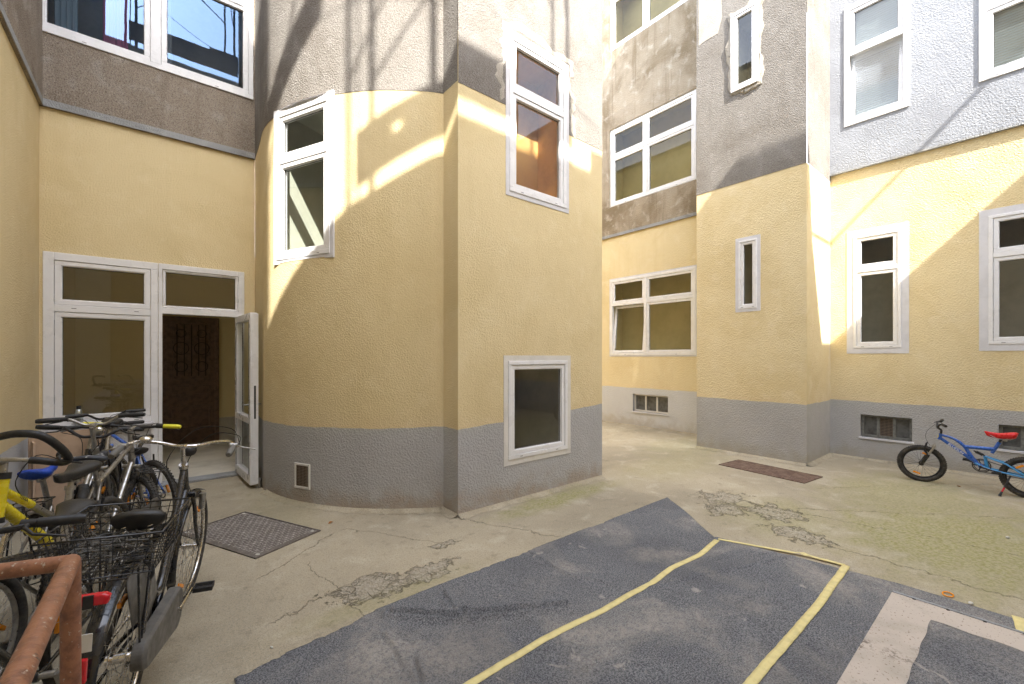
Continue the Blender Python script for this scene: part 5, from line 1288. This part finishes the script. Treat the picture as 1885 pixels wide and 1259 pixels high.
    dy = MB(M); dy.tube([(wb - .02, -.055, .60), (wb - .02, -.055, .70)], .019, 12); dy.build('dynamo', 'dull alloy', bk)
    ks = MB(); ks.tube([(.30, .05, .27), (.24, .20, .02)], .008, 8); ks.build('kickstand', 'black paint', bk)
    # branches and odd wires in the basket
citybike()
tw = MB(); rnd = random.Random(5); cb = Vector((-.15, 2.40, 0))
for i in range(34):
    a = rnd.uniform(0, PI); x, y = cb.x + rnd.uniform(-.10, .10), cb.y + rnd.uniform(-.12, .12); l = rnd.uniform(.06, .15); z = .80 + rnd.uniform(0, .05)
    tw.tube([(x - l * math.cos(a) * .5, y - l * math.sin(a) * .5, z), (x, y, z + rnd.uniform(.0, .03)), (x + l * math.cos(a) * .5, y + l * math.sin(a) * .5, z + rnd.uniform(-.01, .02))], .0018, 4)
tag(tw.build('twig_pile', 'grey plastic'), 'tangle of thin dark twigs lying in the wire basket', 'twigs', kind='stuff')

# ---- children's blue bicycle on the right
def kidbike():
    rear, front = (7.60, .03), (7.60, .922); bk, wb = place('bicycle', rear, front, 0, "children's blue suspension bicycle with a red saddle cover in front of the cellar windows")
    y0 = .03
    def K(y, z): return Vector((y - y0, 0, z))      # seen from its left side; local +Y is the viewer's side
    R = .232; A = V3(0, R); F_ = V3(wb, R)
    hb, ht = K(.757, .56), K(.742, .635); BB = K(.40, .295)
    f_ = MB(); f_.tube([hb, ht], .019, 12)
    f_.tube(catp([K(.735, .618), K(.66, .60), K(.59, .56), K(.535, .50), K(.50, .43), K(.475, .36)]), [.015] * 10 + [.018] * 10 + [.022] * 6, 12)
    f_.tube([K(.742, .575), K(.47, .352)], .0185, 12); f_.tube([K(.53, .505), K(.30, .512)], [.021, .022], 12); f_.tube([K(.255, .60), K(.315, .465)], .018, 12); f_.tube([K(.50, .42), K(.425, .30)], .023, 12)
    f_.tube([BB + Vector((0, -.035, 0)), BB + Vector((0, .035, 0))], .024, 12)
    fo = f_.build('frame', 'blue paint', bk)
    sw = MB()
    for s_ in (-1, 1):
        sw.tube([K(.37, .418) + Vector((0, s_ * .022, 0)), K(.20, .36) + Vector((0, s_ * .05, 0)), A + Vector((0, s_ * .058, 0))], .0095, 8)
        sw.tube([K(.45, .325) + Vector((0, s_ * .025, 0)), K(.33, .275) + Vector((0, s_ * .045, 0)), A + Vector((0, s_ * .058, 0))], .0095, 8)
    sw.tube([K(.37, .42), K(.352, .275)], .016, 10); sw.build('swingarm', 'pale blue paint', bk)
    sh = MB(); a, b = K(.462, .468), K(.368, .42); sh.tube([a, b], .007, 8); d = (b - a).normalized(); e1 = Vector((0, 1, 0)); e2 = d.cross(e1)
    sh.tube([a + d * (.022 + .066 * i / 60) + (e1 * math.cos(i * .63) + e2 * math.sin(i * .63)) * .015 for i in range(61)], .0042, 5); sh.build('shock_absorber', 'black plastic', bk)
    M = front_matrix(hb, ht, 9)
    wheel(bk, 'wheel', A, R, None, knobs=True, tr=.024, rim='black plastic', seed=.4, nsp=24, spoke='black plastic'); wheel(bk, 'wheel', F_, R, M, knobs=True, tr=.024, rim='black plastic', seed=1.3, nsp=24, spoke='black plastic')
    forkpair(bk, M, (hb.x + .045, 0, hb.z - .09), F_, 'black paint', sus='dull alloy', spread=.045)
    s = MB(M); s.tube([ht, K(.738, .68)], .012, 10); s.tube([K(.738, .68), K(.775, .715)], .013, 10); s.build('stem', 'black plastic', bk)
    bar(bk, M, K(.775, .715), 'rise', 'black plastic', 'black plastic', W=.54)
    hose(bk, M, [K(.80, .76) + Vector((0, .1, 0)), K(.87, .66) + Vector((0, .04, 0)), K(.88, .56), K(.84, .47)], r=.002)
    s = MB(); s.tube([K(.262, .58), K(.235, .665)], .0125, 10); s.build('seatpost', 'black plastic', bk)
    so = saddle(bk, K(.222, .712), L=.265, W=.15, mat='red cover', thick=.062)
    co = crank(bk, BB, L=.13, ang=14, ring=.075, y0=.045, mat='black plastic', ring_mat='black plastic'); chain(bk, BB, .075, A, .03, -.04)
    s = MB(); s.tube([K(.17, .235) + Vector((0, .05, 0)), K(.215, .10) + Vector((0, .11, 0))], .009, 8); k_ = s.build('kickstand', 'black plastic', bk)
    s = MB(); s.tube([K(.215, .10) + Vector((0, .11, 0)), K(.232, .055) + Vector((0, .13, 0))], .0085, 8); s.build('reflective_sleeve', 'red plastic', k_)
    s = MB(); s.tube([K(.232, .055) + Vector((0, .13, 0)), K(.25, .005) + Vector((0, .15, 0))], [.009, .015], 8); s.build('rubber_foot', 'black plastic', k_)
    s = MB()
    for s_ in (-1, 1): s.tube([(F_.x - .03, s_ * .03, 2 * R - .06), (F_.x - .05, s_ * .04, 2 * R + .04)], .007, 6)
    s.M = M; 
    s.build('rim_brake', 'black plastic', bk)
    a, b = K(.742, .575), K(.47, .352)
    ex = (b - a).normalized(); n = Vector((0, 1, 0)); ey = n.cross(ex)
    Mx = Matrix(((ex.x, ey.x, n.x, 0), (ex.y, ey.y, n.y, 0), (ex.z, ey.z, n.z, 0), (0, 0, 0, 1)))
    text(fo, 'BLUESUN', .040, Matrix.Translation(a.lerp(b, .48) + n * .0188) @ Mx, 'white print')
    # emblem on the head tube
    q = MB(); c = hb.lerp(ht, .5); q.box((c.x + .014, -.012, c.z - .018), (c.x + .0215, .012, c.z + .018)); q.build('head_badge', 'yellow rubber', fo)
kidbike()

# ================================================================== brown steel railing of the cellar stairs
RL = root('stair_railing', (-.182, 1.70, 0), 'worn brown painted steel pipe railing in the near left corner', 'railing', world=True)
zr = 1.03; c0 = Vector((-.182, 1.70, zr)); r_ = .0215
mb = MB(); mb.tube([(-.182, 1.70, -.0), (-.182, 1.70, zr - .004)], r_, 20); mb.build('post', 'railing paint', RL)
mb = MB(); mb.tube([c0, Vector((-.19, 1.13, zr)), Vector((-.20, .2, zr)), Vector((-.2, -1.2, zr))], r_, 20); mb.ball(c0, r_, n=20, m=10); mb.build('top_rail', 'railing paint', RL)
mb = MB(); mb.tube([c0, Vector((-.62, 1.85, zr)), Vector((XL + .0, 1.97, zr))], r_ * .97, 20); mb.build('top_rail', 'railing paint', RL)
mb = MB(); mb.tube([(-.2, -1.2, 0), (-.2, -1.2, zr)], r_, 20); mb.build('post', 'railing paint', RL)
# cardboard leaning on the plinth below the window
cbx = root('cardboard_box', (-.93, 6.05, 0), 'torn beige cardboard leaning in the corner below the window', 'cardboard', rz=R_(12))
mb = MB(); mb.box((0, .0, 0), (.5, .02, .86)); mb.build('panel', 'cardboard', cbx, bevel=.003)
mb = MB(); mb.box((0.02, -.16, .0), (.035, -.002, .80)); mb.box((.40, -.12, .66), (.52, -.10, .90)); mb.build('flap', 'cardboard', cbx, bevel=.003)
# bottle on the window ledge
bt = root('bottle', (*PL_back.P(PL_back.hit(146, 770)[0], 0, .05).xy, ZSILL + .0), 'small metal bottle on the outer ledge of the ground floor window', 'bottle')
bt.location.z = ZSILL - .0
mb = MB(); mb.loft([[(r * math.cos(2 * PI * i / 16), r * math.sin(2 * PI * i / 16), z) for i in range(16)] for z, r in ((0, .034), (.14, .036), (.18, .028), (.20, .02))]); mb.build('body', 'bottle metal', bt)
mb = MB(); mb.tube([(0, 0, .20), (0, 0, .235)], .019, 14); mb.build('cap', 'black plastic', bt)
mb = MB(); mb.box((WX0 + .05, -.0, ZSILL - .085), (MX - .02, .095, ZSILL - .062), M=PL_back.M()); mb.build('window_ledge', 'casing paint', LB, bevel=.003)
bt.location.z = ZSILL - .061
